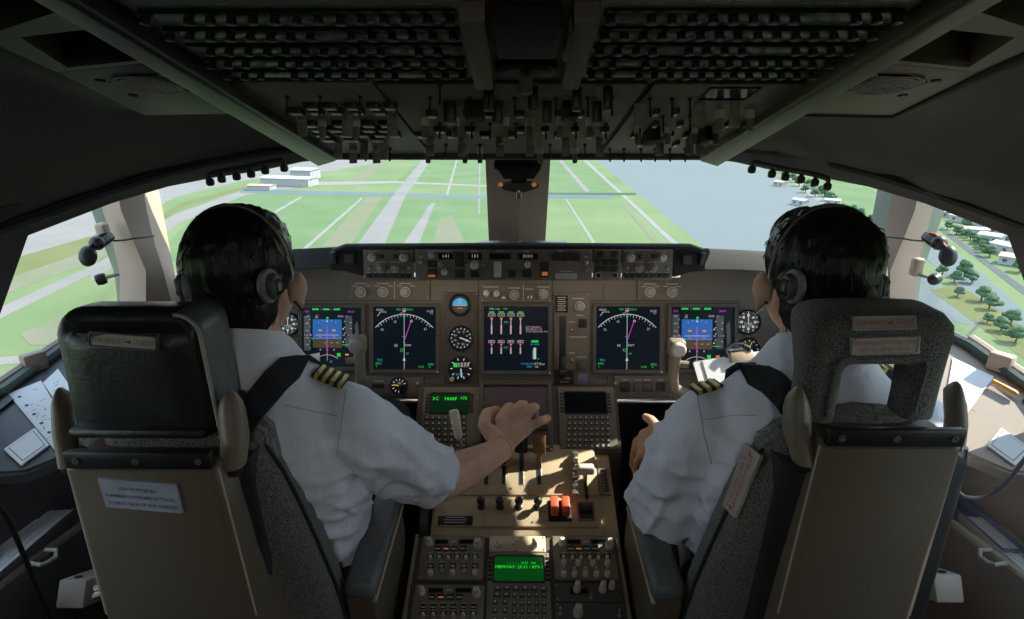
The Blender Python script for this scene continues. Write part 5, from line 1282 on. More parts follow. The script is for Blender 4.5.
        mb = MB(); mb.tube([V((i0 - .016, y0 - .003, zl + .01)), V((i0 - .017, y0 - .004, zi + .0)), V((i0 - .010, y0 - .004, zi + .012)), V((i0 + .01, y0 - .003, zi + .014)), V((i1 - .01, y0 - .003, zi + .014)), V((i1 + .010, y0 - .004, zi + .012)), V((i1 + .013, y0 - .004, zi)), V((i1 + .012, y0 - .003, zl + .02))], .004, 6); mb.build('welt_seam', m_fabric, h)
        mb = MB(); mb.box(i0 - .02, i1 + .02, y0 + .06, y0 + .10, zi - .024, zi + .03, .01); mb.build('inner_pad', m_leather, h)
        P = [hit(h, *p, .003)[0] for p in ((850.5, 317), (913, 316), (915.5, 328.5), (851.5, 330))]
        label_plate(h, P, m_placard, [('PUSH HEADREST', -.20, 0, .48), ('TO ADJUST', .32, 0, .30)], m_red, 'headrest_placard', h, .36, m_piping, [(.09, 0, -1)])
        P = [hit(h, *p, .003)[0] for p in ((849.5, 337), (917, 335), (918, 352.5), (849.5, 354))]
        label_plate(h, P, mat('placard_pale', (.46, .42, .39), .55, var=.1), [('REMOVE HEADREST FOR EVACUATION', 0, .16), ('THROUGH OVERHEAD HATCH', -.02, -.2, .74)], m_red, 'evacuation_placard', h, .27, m_piping)
    # beige wings beside the headrest
    for pts, d in (([(231, 404, 11), (232, 412, 13), (235, 436, 14), (234, 464, 12)], .88), ([(62, 400, 6), (63, 408, 8), (64, 430, 8), (70, 462, 8)], .92)) if s < 0 else (([(797, 400, 10), (797, 410, 13), (797, 432, 14), (803, 460, 11)], .88), ([(954, 394, 7), (955, 402, 9), (956, 420, 9), (954, 440, 8)], .92)):
        mb = MB(); rows_ = []
        for px_, py_, hw_ in pts:
            c = pd(px_, py_, d); w = hw_ * d / FPX
            rows_.append([c + V((w * math.cos(2 * math.pi * k / 12), .020 * math.sin(2 * math.pi * k / 12), 0)) for k in range(12)])
        cc0 = sum(rows_[0], V()) / 12
        dome = [[c.lerp(cc0, k_) + V((0, 0, h_)) for c in rows_[0]] for k_, h_ in ((.92, .021), (.62, .018), (.32, .011), (.12, .005))]
        mb.loft(dome + rows_); A(mb.build('headrest_wing', m_wing, angle=60))
        mb = MB(); c = pd(pts[-1][0], pts[-1][1] + 3, d); mb.lathe([(.009, -.012), (.012, -.008), (.012, .008), (.009, .012)], seg=14, M=Matrix.Translation(c)); A(mb.build('wing_pivot', m_dkmetal))
    # back cushion with bolster, fleece along its top
    mb = MB(); rows_ = []
    for z, hw_, ya, yb_ in ((1.035, .085, .79, .83), (1.02, .125, .77, .862), (.95, .165, .76, .872), (.88, .182, .765, .882), (.80, .198, .775, .89), (.70, .214, .785, .905), (.60, .222, .80, .92), (.50, .222, .82, .94)):
        ring_ = []
        for k in range(24):
            a = 2 * math.pi * k / 24; ca, sa = math.cos(a), math.sin(a)
            e_ = .45
            ring_.append(V((cx + hw_ * (1 if ca * s < 0 else .72) * math.copysign(abs(ca) ** e_, ca), (ya + yb_) / 2 + (yb_ - ya) / 2 * math.copysign(abs(sa) ** e_, sa), z)))
        rows_.append(ring_)
    mb.loft(rows_); bc = A(mb.build('back_cushion', m_fabric, angle=60))
    for sx in (-1, 1):
        mb = MB(); mb.tube([V((cx + sx * (hw_ * (1 if sx * s < 0 else .72) + .001), (ya + yb_) / 2 - .01, z)) for z, hw_, ya, yb_ in ((1.0, .14, .77, .868), (.95, .165, .76, .872), (.88, .182, .765, .882), (.80, .198, .775, .89), (.70, .214, .785, .905), (.60, .222, .80, .92))], .0035, 6); mb.build('cushion_seam', m_blk_m, bc)
    mb = MB()
    pts = [V((cx + .12 * c_, .825, z_ - (.022 if s > 0 else .006))) for c_, z_ in ((-1.15, .95), (-1.02, 1.005), (-.6, 1.035), (0, 1.045), (.6, 1.035), (1.02, 1.005), (1.15, .95))]
    mb.tube(pts, [.022, .034, .036, .036, .036, .034, .022], 12); fl = mb.build('fleece_collar', m_fleece, bc, angle=80)
    bmx = bmesh.new(); bmx.from_mesh(fl.data); bmesh.ops.subdivide_edges(bmx, edges=bmx.edges, cuts=3, use_grid_fill=True)
    for v in bmx.verts: v.co += noise.noise_vector(v.co * 130) * .006
    bmx.to_mesh(fl.data); bmx.free()
    # frame between shell and cushion
    mb = MB(); mb.box(cx - .14, cx + .14, .76, .83, .50, 1.0, .01); A(mb.build('back_frame', m_blk_m))
    # seat pan, base
    mb = MB(); mb.box(cx - .235, cx + .235, .90, 1.34, .40, .515, .04, 4); A(mb.build('seat_cushion', m_fabric, angle=60))
    mb = MB(); mb.box(cx - .22, cx + .22, .84, 1.30, .30, .40, .015); A(mb.build('seat_pan', m_shell))
    mb = MB(); mb.loft([[V((cx - a, .95 - b, z)), V((cx + a, .95 - b, z)), V((cx + a, 1.15 + b, z)), V((cx - a, 1.15 + b, z))] for a, b, z in ((.17, .10, 0), (.16, .08, .05), (.12, .03, .15), (.12, .03, .30))]); A(mb.build('base', m_dkmetal))
    # inboard armrest: black pad on a brown shell
    ix = cx - s * .252
    mb = MB(); mb.box(ix - .030, ix + .030, .845, 1.13, .645, .685, .016, 4); ap = A(mb.build('armrest', m_leather_g, angle=60))
    mb = MB(); mb.loft([[V((ix - w, y, z)) for w in (.024, -.024) for _ in (0,)] + [V((ix - w, y2, z)) for w in (-.024, .024)] for z, y, y2 in ((.40, .90, 1.10), (.55, .86, 1.14), (.648, .85, 1.125))]); mb.build('armrest_shell', m_shell, ap)
    mb = MB(); mb.tube([V((ix - s * .026, .85, .643)), V((ix - s * .026, 1.12, .643))], .004, 6); mb.build('metal_edge', m_beige, ap)
    # outboard hinge housing with bolt and rods
    ox = {-1: -.815, 1: .80}[s]
    hp = px_x(*(86, 575), ox) if s < 0 else px_x(*(935, 570), ox)
    mb = MB(); M = Matrix.Translation(hp) @ Matrix.Rotation(R(-30), 4, 'X')
    mb.box(-.026, .026, -.035, .12, -.05, .0, .005, M=M); hh = A(mb.build('arm_hinge_housing', m_console if s < 0 else m_beige))
    mb = MB(); mb.lathe([(.007, 0), (.007, .003), (.003, .004)], (0, -.02, 0), 12, M=M); mb.build('bolt', m_dkmetal, hh)
    mb = MB()
    for dz in (-.02, -.035): mb.tube([M @ V((-s * .02, -.01, dz)), V((cx + s * .16, hp.y + .04, hp.z + dz))], .007, 8)
    A(mb.build('hinge_rod', m_steel))
    if s < 0:
        P = [hit(shell, *p, .002)[0] for p in ((99, 477), (177, 483.5), (184, 512), (107.5, 505.5))]
        label_plate(shell, P, m_placard_g, [('SEAT MUST BE IN', -.04, .20, .46), ('FORWARD OUTBOARD OF TRAVEL', 0, -.06), ('DURING TAKEOFF AND LANDING', .03, -.31)], m_ink, 'seat_placard', shell, .13)
    else:
        c_, n_ = hit(bc, 741, 482, .005); P = []
        for p in ((746, 443), (761, 456), (735, 518), (723, 505)):
            r_ = ray(*p); P.append(CP + r_ * ((c_ - CP).dot(n_) / r_.dot(n_)))
        if True:
            tl, tr_, br, bl = P[3], P[0], P[1], P[2]
            label_plate(bc, (tl, tr_, br, bl), m_placard, [('PULL ON TAB TO', 0, .16), ('INFLATE LUMBAR', 0, -.16)], m_red, 'side_placard', bc, .2, None, [(-.42, 0, -1), (.42, 0, 1)])
    return t, base, bc
SEAT = {}
each_side(lambda s, f: SEAT.__setitem__(s, seat(s, f, 0)))

# ------------------------------------------------------------------ people: one continuous skin each, clothes as children
def cap(mb, a, ra, b, rb, seg=14, n=4):        # tapered capsule
    a, b = V(a), V(b); d = b - a; L = d.length; B = basis(d)
    rows = []
    for k in range(n + 1):
        t = math.pi / 2 * k / n; rows.append((-ra * math.cos(t), ra * math.sin(t) + 1e-4))
    for k in range(n + 1):
        t = math.pi / 2 * k / n; rows.append((L + rb * math.sin(t), rb * math.cos(t) + 1e-4))
    mb.loft([[a + B @ V((r * math.cos(2 * math.pi * q / seg), r * math.sin(2 * math.pi * q / seg), z)) for q in range(seg)] for z, r in rows])
def flatcap(mb, a, ra, b, rb, seg=18):         # tapered tube with flat ends
    mb.tube([a, V(a).lerp(V(b), .5), b], [ra, (ra + rb) / 2, rb], seg)
def chain(mb, pts, rs, seg=10):
    for k in range(len(pts) - 1): cap(mb, pts[k], rs[k], pts[k + 1], rs[k + 1], seg, 3)
def stack(mb, rows, seg=28, e=.8):             # torso from elliptical slices (centre, rx, ry)
    mb.loft([[V(c) + V((rx * math.copysign(abs(math.cos(2 * math.pi * k / seg)) ** e, math.cos(2 * math.pi * k / seg)), ry * math.copysign(abs(math.sin(2 * math.pi * k / seg)) ** e, math.sin(2 * math.pi * k / seg)), 0)) for k in range(seg)] for c, rx, ry in rows])
def organic(name, m, mb, voxel, it=6, fac=.5, parent=None, disp=None, loc=None):
    bmesh.ops.recalc_face_normals(mb.bm, faces=mb.bm.faces)
    me = bpy.data.meshes.new('tmp'); mb.bm.to_mesh(me); mb.bm.free()
    o = bpy.data.objects.new('tmp', me); C.objects.link(o)
    r = o.modifiers.new('r', 'REMESH'); r.mode = 'VOXEL'; r.voxel_size = voxel
    if it: s_ = o.modifiers.new('s', 'SMOOTH'); s_.factor = fac; s_.iterations = it
    dg = bpy.context.evaluated_depsgraph_get(); dg.update()
    out = bpy.data.meshes.new_from_object(o.evaluated_get(dg)); out.name = name
    bpy.data.objects.remove(o); bpy.data.meshes.remove(me)
    if disp:
        ns = [v.normal.copy() for v in out.vertices]
        for v, n in zip(out.vertices, ns): v.co = v.co + disp(v.co.copy(), n)
    out.materials.clear(); out.materials.append(m)
    out.polygons.foreach_set('use_smooth', [True] * len(out.polygons))
    ob = bpy.data.objects.new(name, out); C.objects.link(ob)
    if parent is not None: ob.parent = parent
    return ob

def head_prims(mb, H, k, s):
    E = lambda c, rx, ry, rz: mb.ball(H + V(c) * k, rx * k, ry * k, rz * k, 20)
    E((0, -.012, .030), .076, .096, .092); E((0, .035, -.035), .060, .066, .080); E((0, .062, -.085), .030, .028, .024)
    E((0, .088, .012), .050, .018, .020); E((0, .102, -.022), .014, .020, .026); E((0, .116, -.034), .015, .012, .010)
    E((0, .090, -.064), .024, .014, .007); E((0, .089, -.074), .020, .013, .007)
    for sx in (-1, 1):
        E((sx * .036, .072, -.022), .026, .022, .022)
        c = H + V((sx * .085, .0, -.018)) * k
        M = Matrix.Translation(c) @ Matrix.Rotation(sx * R(-32), 4, 'Z') @ Matrix.Rotation(R(-8), 4, 'X')
        mb.ball((0, 0, 0), .0095 * k, .020 * k, .034 * k, 16, M=M); mb.ball((0, .006 * k, -.027 * k), .008 * k, .011 * k, .013 * k, 12, M=M)
        mb.ball((sx * -.004 * k, .012 * k, 0), .011 * k, .012 * k, .024 * k, 12, M=M)

def hand(mb, W, MC, fingers, thumb, rb=.0105):
    """wrist, four knuckles, finger chains from the knuckle on, thumb chain from the side of the palm"""
    W = V(W); MC = [V(p) for p in MC]
    for p in MC: cap(mb, W.lerp(p, .18), .0165, p, .0125, 12, 3)
    for a, b in zip(MC, MC[1:]): cap(mb, W.lerp(a, .62), .0145, W.lerp(b, .62), .0145, 12, 3); cap(mb, a.lerp(W, .12), .0115, b.lerp(W, .12), .0115, 10, 3)
    for kx, (p, ch) in enumerate(zip(MC, fingers)):
        r0 = rb * (1.0, 1.04, 1.0, .86)[kx]
        pts = [p] + [V(q) for q in ch]
        chain(mb, pts, [r0 * 1.12, r0 * 1.06, r0 * .94, r0 * .80][:len(pts)])
        for q in pts[1:-1]: mb.ball(q, r0 * 1.10, seg=10)
    chain(mb, [V(q) for q in thumb], [rb * 1.7, rb * 1.25, rb * 1.15, rb * .92])

def person(s, f, lab, H, k, sh, arms, hands, knees, hair_c):
    base = V((H.x, .95, 0)); cx = H.x
    t = thing('person', lab, 'person', base)
    A = lambda o: att(o, t, base)
    pel = V((cx * 1.04, .97, .56))
    spine = lambda z: pel.x + (H.x - pel.x) * (z - .56) / (H.z - .56)
    # ---- skin
    mb = MB(); head_prims(mb, H, k, s)
    neck0 = V((H.x, .945, 1.08))
    cap(mb, neck0, .060, H + V((0, -.022, -.06)) * k, .052, 18)
    stack(mb, [(V((spine(z), y, z)), rx, ry) for z, y, rx, ry in ((.50, .98, .15, .11), (.62, .965, .15, .10), (.78, .95, .155, .10), (.92, .945, .165, .10), (1.02, .94, .14, .08), (1.08, .945, .06, .055))])
    for (S_, E_, W_) in arms:
        cap(mb, S_, .052, E_, .040, 16); cap(mb, E_, .0435, V(E_).lerp(V(W_), .35), .0425, 16); cap(mb, V(E_).lerp(V(W_), .35), .0425, W_, .0275, 16)
    for hd in hands: hand(mb, *hd)
    for K_ in knees:
        K_ = V(K_); hip = V((pel.x + (K_.x - pel.x) * .6, 1.0, .56)); ank = V((K_.x, K_.y + .17, .10))
        cap(mb, hip, .065, K_, .048); cap(mb, K_, .046, ank, .032); cap(mb, ank, .03, ank + V((0, .14, -.05)), .026)
    body = A(organic('body', m_skin, mb, .0034, 5))
    for sx in (-1, 1):
        e = MB(); e.ball(H + V((sx * .032, .0865, .0)) * k, .0125 * k, .0115 * k, .0115 * k, 14); A(e.build('eye', m_paper)).parent = body; 
        body.children[-1].matrix_parent_inverse = Matrix.Identity(4)
    # ---- hair
    mb = MB()
    for c, rx, ry, rz in hair_c: mb.ball(H + V(c) * k, rx * k, ry * k, rz * k, 22)
    sd = rnd.uniform(0, 9)
    def hd_(p, n):
        q = p - H
        w = noise.noise(V((q.x * 55 + sd, q.y * 55, q.z * 9))) * .0035 + noise.noise(V((q.x * 16, q.y * 16 + sd, q.z * 12))) * .005 + noise.noise(V((q.x * 130, q.y * 130, q.z * 14))) * .002
        return n * w
    hair = A(organic('hair', m_hair, mb, .0036, 4, disp=hd_)); hair.parent = body; hair.matrix_parent_inverse = Matrix.Identity(4)
    bmx = bmesh.new(); bmx.from_mesh(hair.data); tr = BVHTree.FromBMesh(bmx); bmx.free()
    mb = MB(); made = 0; rg = random.Random(11 + s)
    while made < 300:
        d = V((rg.gauss(0, 1), rg.gauss(-.35, 1), rg.gauss(.1, 1))).normalized()
        p, n, _, _ = tr.ray_cast(H + d * .4, -d)
        if p is None: continue
        flow = (V((0, -.25, -1)) - n * V((0, -.25, -1)).dot(n)); 
        if flow.length < .2: flow = V((rg.uniform(-.6, .6), -1, -.1))
        flow.normalize(); L = rg.uniform(.010, .020); side = n.cross(flow) * rg.uniform(-.25, .25)
        p1 = p + (flow + side) * L * .5 + n * .002; p2 = p + (flow + side) * L + n * rg.uniform(-.001, .0025)
        mb.tube([p - n * .003, p1, p2], [.0014, .0011, .0003], 4); made += 1
    mb.build('hair_strands', m_hair, hair)['kind'] = 'stuff'
    # ---- trousers and shoes
    mb = MB()
    stack(mb, [(V((pel.x, y, z)), rx, ry) for z, y, rx, ry in ((.49, 1.0, .17, .14), (.56, .98, .185, .14), (.66, .965, .175, .125))])
    for K_ in knees:
        K_ = V(K_); hip = V((pel.x + (K_.x - pel.x) * .6, 1.0, .56)); ank = V((K_.x, K_.y + .17, .10))
        cap(mb, hip, .088, K_, .066); cap(mb, K_, .064, ank, .052)
    A(organic('trousers', m_trouser, mb, .008, 6))
    for K_ in knees:
        ank = V((K_[0], K_[1] + .17, .10)); mb = MB(); cap(mb, ank + V((0, -.02, -.055)), .042, ank + V((0, .16, -.062)), .036); A(organic('shoe', m_leather, mb, .008, 4))
    # ---- shirt
    mb = MB()
    rows = [(.57, 1.0, .180, .118), (.68, .99, .180, .116), (.78, .970, .188, .118), (.88, .952, .198, .124), (.955, .938, .192, .122), (1.015, .938, .160, .100), (1.065, .942, .105, .080), (1.105, .945, .075, .072)]
    stack(mb, [(V((spine(z), y, z)), rx, ry) for z, y, rx, ry in rows])
    for i, (S_, E_, W_) in enumerate(arms):
        S_, E_ = V(S_), V(E_); nk = V((spine(1.06), .945, 1.040))
        cap(mb, nk, .056, S_ + V((0, 0, .002)), .064, 18); mb.ball(S_, .074, .074, .072, 20)
        en = S_.lerp(E_, sh[i][0]); flatcap(mb, S_, .076, en, sh[i][1], 22)
        if sh[i][2]: cap(mb, S_.lerp(E_, .55), .066, en, sh[i][1] * .98, 18)
    arms_ = [(V(a), V(b)) for a, b, _ in arms]
    def wr(p, n):
        w = 0
        for a, b in arms_:
            d = b - a; tt = max(0, min(1.2, (p - a).dot(d) / d.length_squared)); r_ = (p - a - d * tt).length
            if r_ < .13 and tt > .02:
                ax = d.normalized(); q = p.dot(ax); u = p.dot(basis(ax).col[0]); v = p.dot(basis(ax).col[1])
                w += (noise.noise(V((u * 13, v * 13, q * 5 + 3))) * .013 + (.35 - abs(noise.noise(V((u * 24 + 4, v * 24, q * 7 + u * 9))))) * .022 + noise.noise(V((u * 34, v * 34, q * 10))) * .004) * min(1, tt * 2.5)
        z = p.z
        w += noise.noise(V((p.x * 9 + p.z * 9, p.y * 9, p.z * 17 - p.x * 12))) * .008 * max(0, min(1, (1.02 - z) / .1))
        w += (.3 - abs(noise.noise(V((p.x * 10 + p.z * 19, p.y * 8, p.z * 13 - p.x * 9))))) * .026 * max(0, min(1, (1.0 - z) / .12))
        return n * w
    shirt = A(organic('shirt', m_shirt, mb, .0055, 5, disp=wr))
    # sleeve hems
    for i, (S_, E_, W_) in enumerate(arms):
        S_, E_ = V(S_), V(E_); en = S_.lerp(E_, sh[i][0]); ax = (E_ - S_).normalized(); B = basis(ax); r0 = sh[i][1]
        if sh[i][2]: continue
        ring_ = lambda z, r_: [en + ax * z + B @ V((r_ * math.cos(2 * math.pi * q / 36) * (1 + .03 * math.sin(q * 1.1)), r_ * math.sin(2 * math.pi * q / 36) * (1 + .04 * math.cos(q * .7)), 0)) for q in range(36)]
        mb = MB(); mb.loft([ring_(-.028, r0 - .004), ring_(-.028, r0 + .0015), ring_(-.01, r0 + .003), ring_(.014, r0 + .0035), ring_(.0145, r0 + .0005), ring_(-.004, r0 - .004)], False); mb.build('sleeve_hem', m_shirt, shirt, angle=50)
    # collar
    mb = MB(); cc = V((spine(1.1), .947, 1.095)); seg = 26; prof = []
    rows_ = []
    for rx, ry, z, tilt in ((.086, .083, -.022, 0), (.080, .078, .006, 0), (.070, .068, .034, .02), (.066, .064, .034, .02), (.066, .064, -.01, 0)):
        rows_.append([cc + V((rx * math.cos(2 * math.pi * q / seg), ry * math.sin(2 * math.pi * q / seg), z - (.030 if z > 0 else .014) * math.sin(2 * math.pi * q / seg))) for q in range(seg)])
    mb.loft(rows_, False); col_ = mb.build('collar', m_shirt, shirt, angle=60)
    return t, base, body, shirt, A

# captain: head, right arm reaching to the thrust levers
Hc = V((-.468, .995, 1.206))
Sr, Er, Wr = V((-.315, .940, .960)), pd(441, 481, 1.265), pd(503, 449, 1.45)
Sl, El, Wl = V((-.650, .940, .960)), V((-.70, 1.04, .76)), V((-.60, 1.26, .735))
MCc = [pd(500, 420, 1.475), pd(511, 417.5, 1.485), pd(522, 419, 1.485), pd(531, 426, 1.478)]
FGc = [[pd(508, 408, 1.492), pd(511, 407, 1.54), pd(512, 417, 1.55)], [pd(521, 405.5, 1.495), pd(523.5, 405, 1.545), pd(523.5, 416, 1.555)],
       [pd(532.5, 408, 1.488), pd(535, 407.5, 1.54), pd(535, 418, 1.55)], [pd(541.5, 420.5, 1.478), pd(547, 418.5, 1.515), pd(545, 423, 1.535)]]
THc = [pd(494, 437, 1.452), pd(483.5, 425, 1.458), pd(486.5, 413.5, 1.49), pd(497, 410, 1.515)]
MCl = [V((-.555, 1.325, .765)), V((-.565, 1.335, .745)), V((-.575, 1.335, .725)), V((-.585, 1.33, .705))]
FGl = [[p + V((.03, .02, 0)), p + V((.045, -.005, 0)), p + V((.03, -.025, 0))] for p in MCl]
THl = [V((-.58, 1.29, .765)), V((-.56, 1.31, .79)), V((-.535, 1.325, .80)), V((-.515, 1.33, .795))]
Cc = person(-1, None, 'person in white short-sleeved shirt with four gold bars, right hand on the levers', Hc, .98, [(.87, .062, False), (.87, .062, False)],
            [(Sr, Er, Wr), (Sl, El, Wl)], [(Wr, MCc, FGc, THc, .0126), (Wl, MCl, FGl, THl)], [pd(388, 422, 1.62), V((-.66, 1.42, .64))],
            [((0, -.022, .044), .0865, .104, .094), ((0, -.062, -.022), .074, .048, .060), ((0, -.055, .012), .084, .062, .066), ((.0, .030, .072), .068, .062, .052)])
# first officer: left arm bent forward, hand on the knee
Hf = V((.510, 1.0, 1.206))
Sf, Ef, Wf = V((.348, .955, .945)), pd(664, 502, 1.235), pd(659, 447, 1.44)
Sg, Eg, Wg = V((.690, .945, .950)), V((.76, 1.06, .74)), V((.66, 1.28, .72))
MCf = [pd(651, 431, 1.475), pd(645, 436, 1.49), pd(641, 445, 1.485), pd(641, 455, 1.475)]
FGf = [[pd(643, 434, 1.53), pd(639, 447, 1.55), pd(640, 458, 1.54)], [pd(637, 442, 1.535), pd(634, 456, 1.55), pd(636, 466, 1.54)], [pd(635, 452, 1.525), pd(633, 464, 1.54), pd(636, 473, 1.53)], [pd(637, 463, 1.51), pd(636, 473, 1.52), pd(639, 480, 1.51)]]
THf = [pd(657, 436, 1.45), pd(656, 426, 1.465), pd(651, 420, 1.485), pd(645.5, 417, 1.51)]
MCg = [V((.615, 1.345, .75)), V((.625, 1.355, .73)), V((.635, 1.355, .71)), V((.645, 1.35, .69))]
FGg = [[p + V((-.03, .02, 0)), p + V((-.045, -.005, 0)), p + V((-.03, -.025, 0))] for p in MCg]
THg = [V((.64, 1.31, .75)), V((.62, 1.33, .775)), V((.595, 1.345, .785)), V((.575, 1.35, .78))]
Cf = person(1, None, 'person in white shirt with three gold bars, hand resting on the knee', Hf, .98, [(1.0, .074, True), (.9, .062, False)],
            [(Sf, Ef, Wf), (Sg, Eg, Wg)], [(Wf, MCf, FGf, THf, .0108), (Wg, MCg, FGg, THg)], [pd(658, 452, 1.56), V((.68, 1.44, .64))],
            [((0, -.022, .044), .088, .105, .094), ((0, -.062, -.030), .076, .050, .066), ((0, -.055, .010), .086, .064, .066), ((.0, .030, .072), .070, .062, .052)])
# wrist chain of the captain
mb = MB(); ax = (Er - Wr).normalized(); c = Wr + ax * .012
mb.torus((0, 0, 0), .0355, .0013, M=Matrix.Translation(c) @ basis(ax).to_4x4(), seg=32, s2=6)
o = att(mb.build('bracelet', m_gold), Cc[0], Cc[1])

def surf_path(shirt, pts, w, th, m, name, parent_attach, lift=.003):
    P = []
    for q in pts:
        if len(q) == 2: p, n = hit(shirt, q[0], q[1], lift)
        else: p, n = pd(*q), None
        P.append((p, n))
    return P
def strap(t_att, shirt, pts, w, name, m):
    P = [p for p in pts]
    rows = []
    for i, (p, n) in enumerate(P):
        tdir = (P[min(i + 1, len(P) - 1)][0] - P[max(i - 1, 0)][0]).normalized()
        n = n or V((0, -.5, .85)); sd_ = tdir.cross(n).normalized(); n2 = sd_.cross(tdir)
        rows.append([p - sd_ * w / 2, p - sd_ * w / 2 + n2 * .0022, p + sd_ * w / 2 + n2 * .0022, p + sd_ * w / 2])
    mb = MB(); mb.loft(rows); return t_att(mb.build(name, m, angle=60))
def hit_down(o, px, py):                      # first point of the shirt at or below a place in the frame
    for k in range(40):
        p, n = hit(o, px, py + k + (1.5 if k else 0), .003)
        if p is not None: return p, n
def epaulette(Cx, c0, c1, bars, w=.042):
    """shoulder board from collar side c0 to sleeve side c1 (pixels on the shirt)"""
    t, base, body, shirt, A = Cx
    (a, na), (b, nb) = hit_down(shirt, *c0), hit_down(shirt, *c1)
    u = (b - a).normalized(); n = (na + nb).normalized(); n = (n + V((0, 0, 1.2))).normalized(); n = (n - u * n.dot(u)).normalized(); v = n.cross(u); L = (b - a).length
    M = Matrix((u, v, n)).transposed().to_4x4(); M.translation = (a + b) / 2 + v * .004
    mb = MB(); mb.box(-L / 2, L / 2, -w / 2, w / 2, -.006, .003, .0025, M=M); o = A(mb.build('epaulette', m_navy)); 
    pitch = L / bars
    for k in range(bars):
        x = -L / 2 + (k + .62) * pitch; mb = MB(); mb.box(x - pitch * .26, x + pitch * .26, -w / 2 - .0012, w / 2 + .0012, -.005, .0048, .0015, M=M); g = mb.build('gold_bar', m_gold, o)
    return o
epaulette(Cc, (313.5, 372), (345, 385), 4)
epaulette(Cf, (719, 380), (693, 391), 3)
def seam(Cx, pts, name='seam'):
    P = []
    for a, b in zip(pts, pts[1:]):
        for k in range(7):
            p, n = hit(Cx[3], a[0] + (b[0] - a[0]) * k / 7, a[1] + (b[1] - a[1]) * k / 7, .0003)
            if p is not None: P.append(p)
    mb = MB(); mb.tube(P, .0007, 5); o = mb.build(name, m_seam, Cx[3])
m_seam = mat('shirt_seam', (.42, .43, .49), .9)
seam(Cc, [(346, 390), (341, 425), (336, 462)]); seam(Cc, [(284, 405), (312, 411), (343, 417)])
seam(Cf, [(697, 393), (703, 430), (713, 470)]); seam(Cf, [(703, 420), (735, 415), (760, 416)])
# unseen outboard shoulder boards
for Cx, sx, bars in ((Cc, -1, 4), (Cf, 1, 3)):
    t, base, body, shirt, A = Cx
    M = Matrix.Translation((base.x + sx * .135, .95, 1.062)) @ Matrix.Rotation(sx * R(20), 4, 'Y')
    mb = MB(); mb.box(-.04, .04, -.026, .026, -.02, .003, .0025, M=M); o = A(mb.build('epaulette', m_navy))
    for q in range(bars): mb = MB(); x = -.03 + q * .06 / (bars - 1); mb.box(x - .005, x + .005, -.0272, .0272, -.018, .0048, .0015, M=M); mb.build('gold_bar', m_gold, o)

# shoulder harness of each seat, over the shirt
def harness(s, Cx, front, back):
    t, base, bc = SEAT[s]; P = []
    for q in back: P.append((pd(*q), None))
    for q in front:
        p, n = hit(Cx[3], *q, .004)
        if p is not None: P.append((p, n))
    last = P[-1][0]
    P += [(last + V((0, .04, .004)), V((0, -.1, 1))), (last + V((0, .085, -.03)), V((0, .6, .8))), (last + V((-s * -.01, .115, -.12)), V((0, 1, .2)))]
    return strap(lambda o: att(o, t, base), Cx[3], P, .046, 'shoulder_harness', m_strap)
harness(-1, Cc, [(262, 398), (275, 381), (288, 369)], [(238, 432, .90), (248, 416, .905)])
harness(1, Cf, [(783, 394), (772, 383), (760, 377)], [(800, 420, .91), (792, 408, .915)])

# headsets
m_band = mat('headband_steel', (.75, .76, .78), .22, .9, var=.08, vscale=30)
def headset(Cx, H, k, s, cup_px, label):
    t = thing('headset', label, 'headset', H); inv = Matrix.Translation(-H)
    A = lambda o: att(o, t, H)
    r = .0965 * k; tilt = R(9)
    M = Matrix.Translation(H + V((0, -.054, .018)) * k) @ Matrix.Rotation(-tilt, 4, 'X')
    pts = [M @ V((r * 1.0 * math.cos(a), 0, .121 * k * math.sin(a))) for a in [math.pi * q / 28 for q in range(29)]]
    pts = [p - V((s * .004, 0, 0)) * 1.0 for p in pts]; pts = ([M @ V((r, 0, -.004))] + pts) if s < 0 else (pts + [M @ V((-r, 0, -.004))])
    mb = MB(); mb.tube(pts, .0028, 8, flat=.6); A(mb.build('headband', m_band))
    for sx in (-1, 1):
        c = M @ V((sx * (r - (.016 if sx == -s else .034)), -.034, -.008))
        B = Matrix.Translation(c) @ Matrix.Rotation(sx * R(-14), 4, 'Z') @ Matrix.Rotation(sx * math.pi / 2, 4, 'Y')
        mb = MB(); mb.lathe([(.0, -.016), (.022, -.015), (.0265, -.010), (.0265, -.003), (.021, 0)], seg=22, M=B, sx=1.05, sy=.85); A(mb.build('ear_cushion', m_foam))
        mb = MB(); mb.lathe([(.018, -.004), (.0205, .003), (.017, .009), (.009, .012), (0, .012)], seg=22, M=B, sx=1.08, sy=.85); cup = A(mb.build('ear_cup', m_headset))
        mb = MB(); 
        for q in (-1, 0, 1): mb.box(-.013, .013, q * .005 - .0012, q * .005 + .0012, .0105, .0130, .0005, M=B)
        mb.build('cup_rib', m_blk, cup)
        mb = MB(); mb.box(-.006, .006, -.003, .003, .0115, .0135, M=B); mb.build('cup_plate', m_knob, cup)
        if sx == s: continue
        mb = MB(); mb.tube([M @ V((sx * r, 0, .012)), M @ V((sx * (r + .004), -.012, .004)), c + V((sx * .010, 0, .004))], .0022, 6); A(mb.build('yoke_arm', m_dkmetal))
    sx = s
    mb = MB(); mb.tube([M @ V((-s * (r + .004), .005, -.04)), H + V((-s * .080, .035, -.078)), H + V((-s * .055, .095, -.098)), H + V((-s * .025, .122, -.090))], [.003, .0025, .0025, .0025], 6); A(mb.build('microphone_boom', m_blk))
    mb = MB(); mb.ball(H + V((-s * .025, .132, -.083)), .010, .008, .008); A(mb.build('microphone', m_blk_m))
    return t
headset(Cc, Hc, .98, -1, None, "grey headset with thin steel band worn by the captain in the left seat")
headset(Cf, Hf, .98, 1, None, "grey headset with thin steel band worn by the first officer in the right seat")

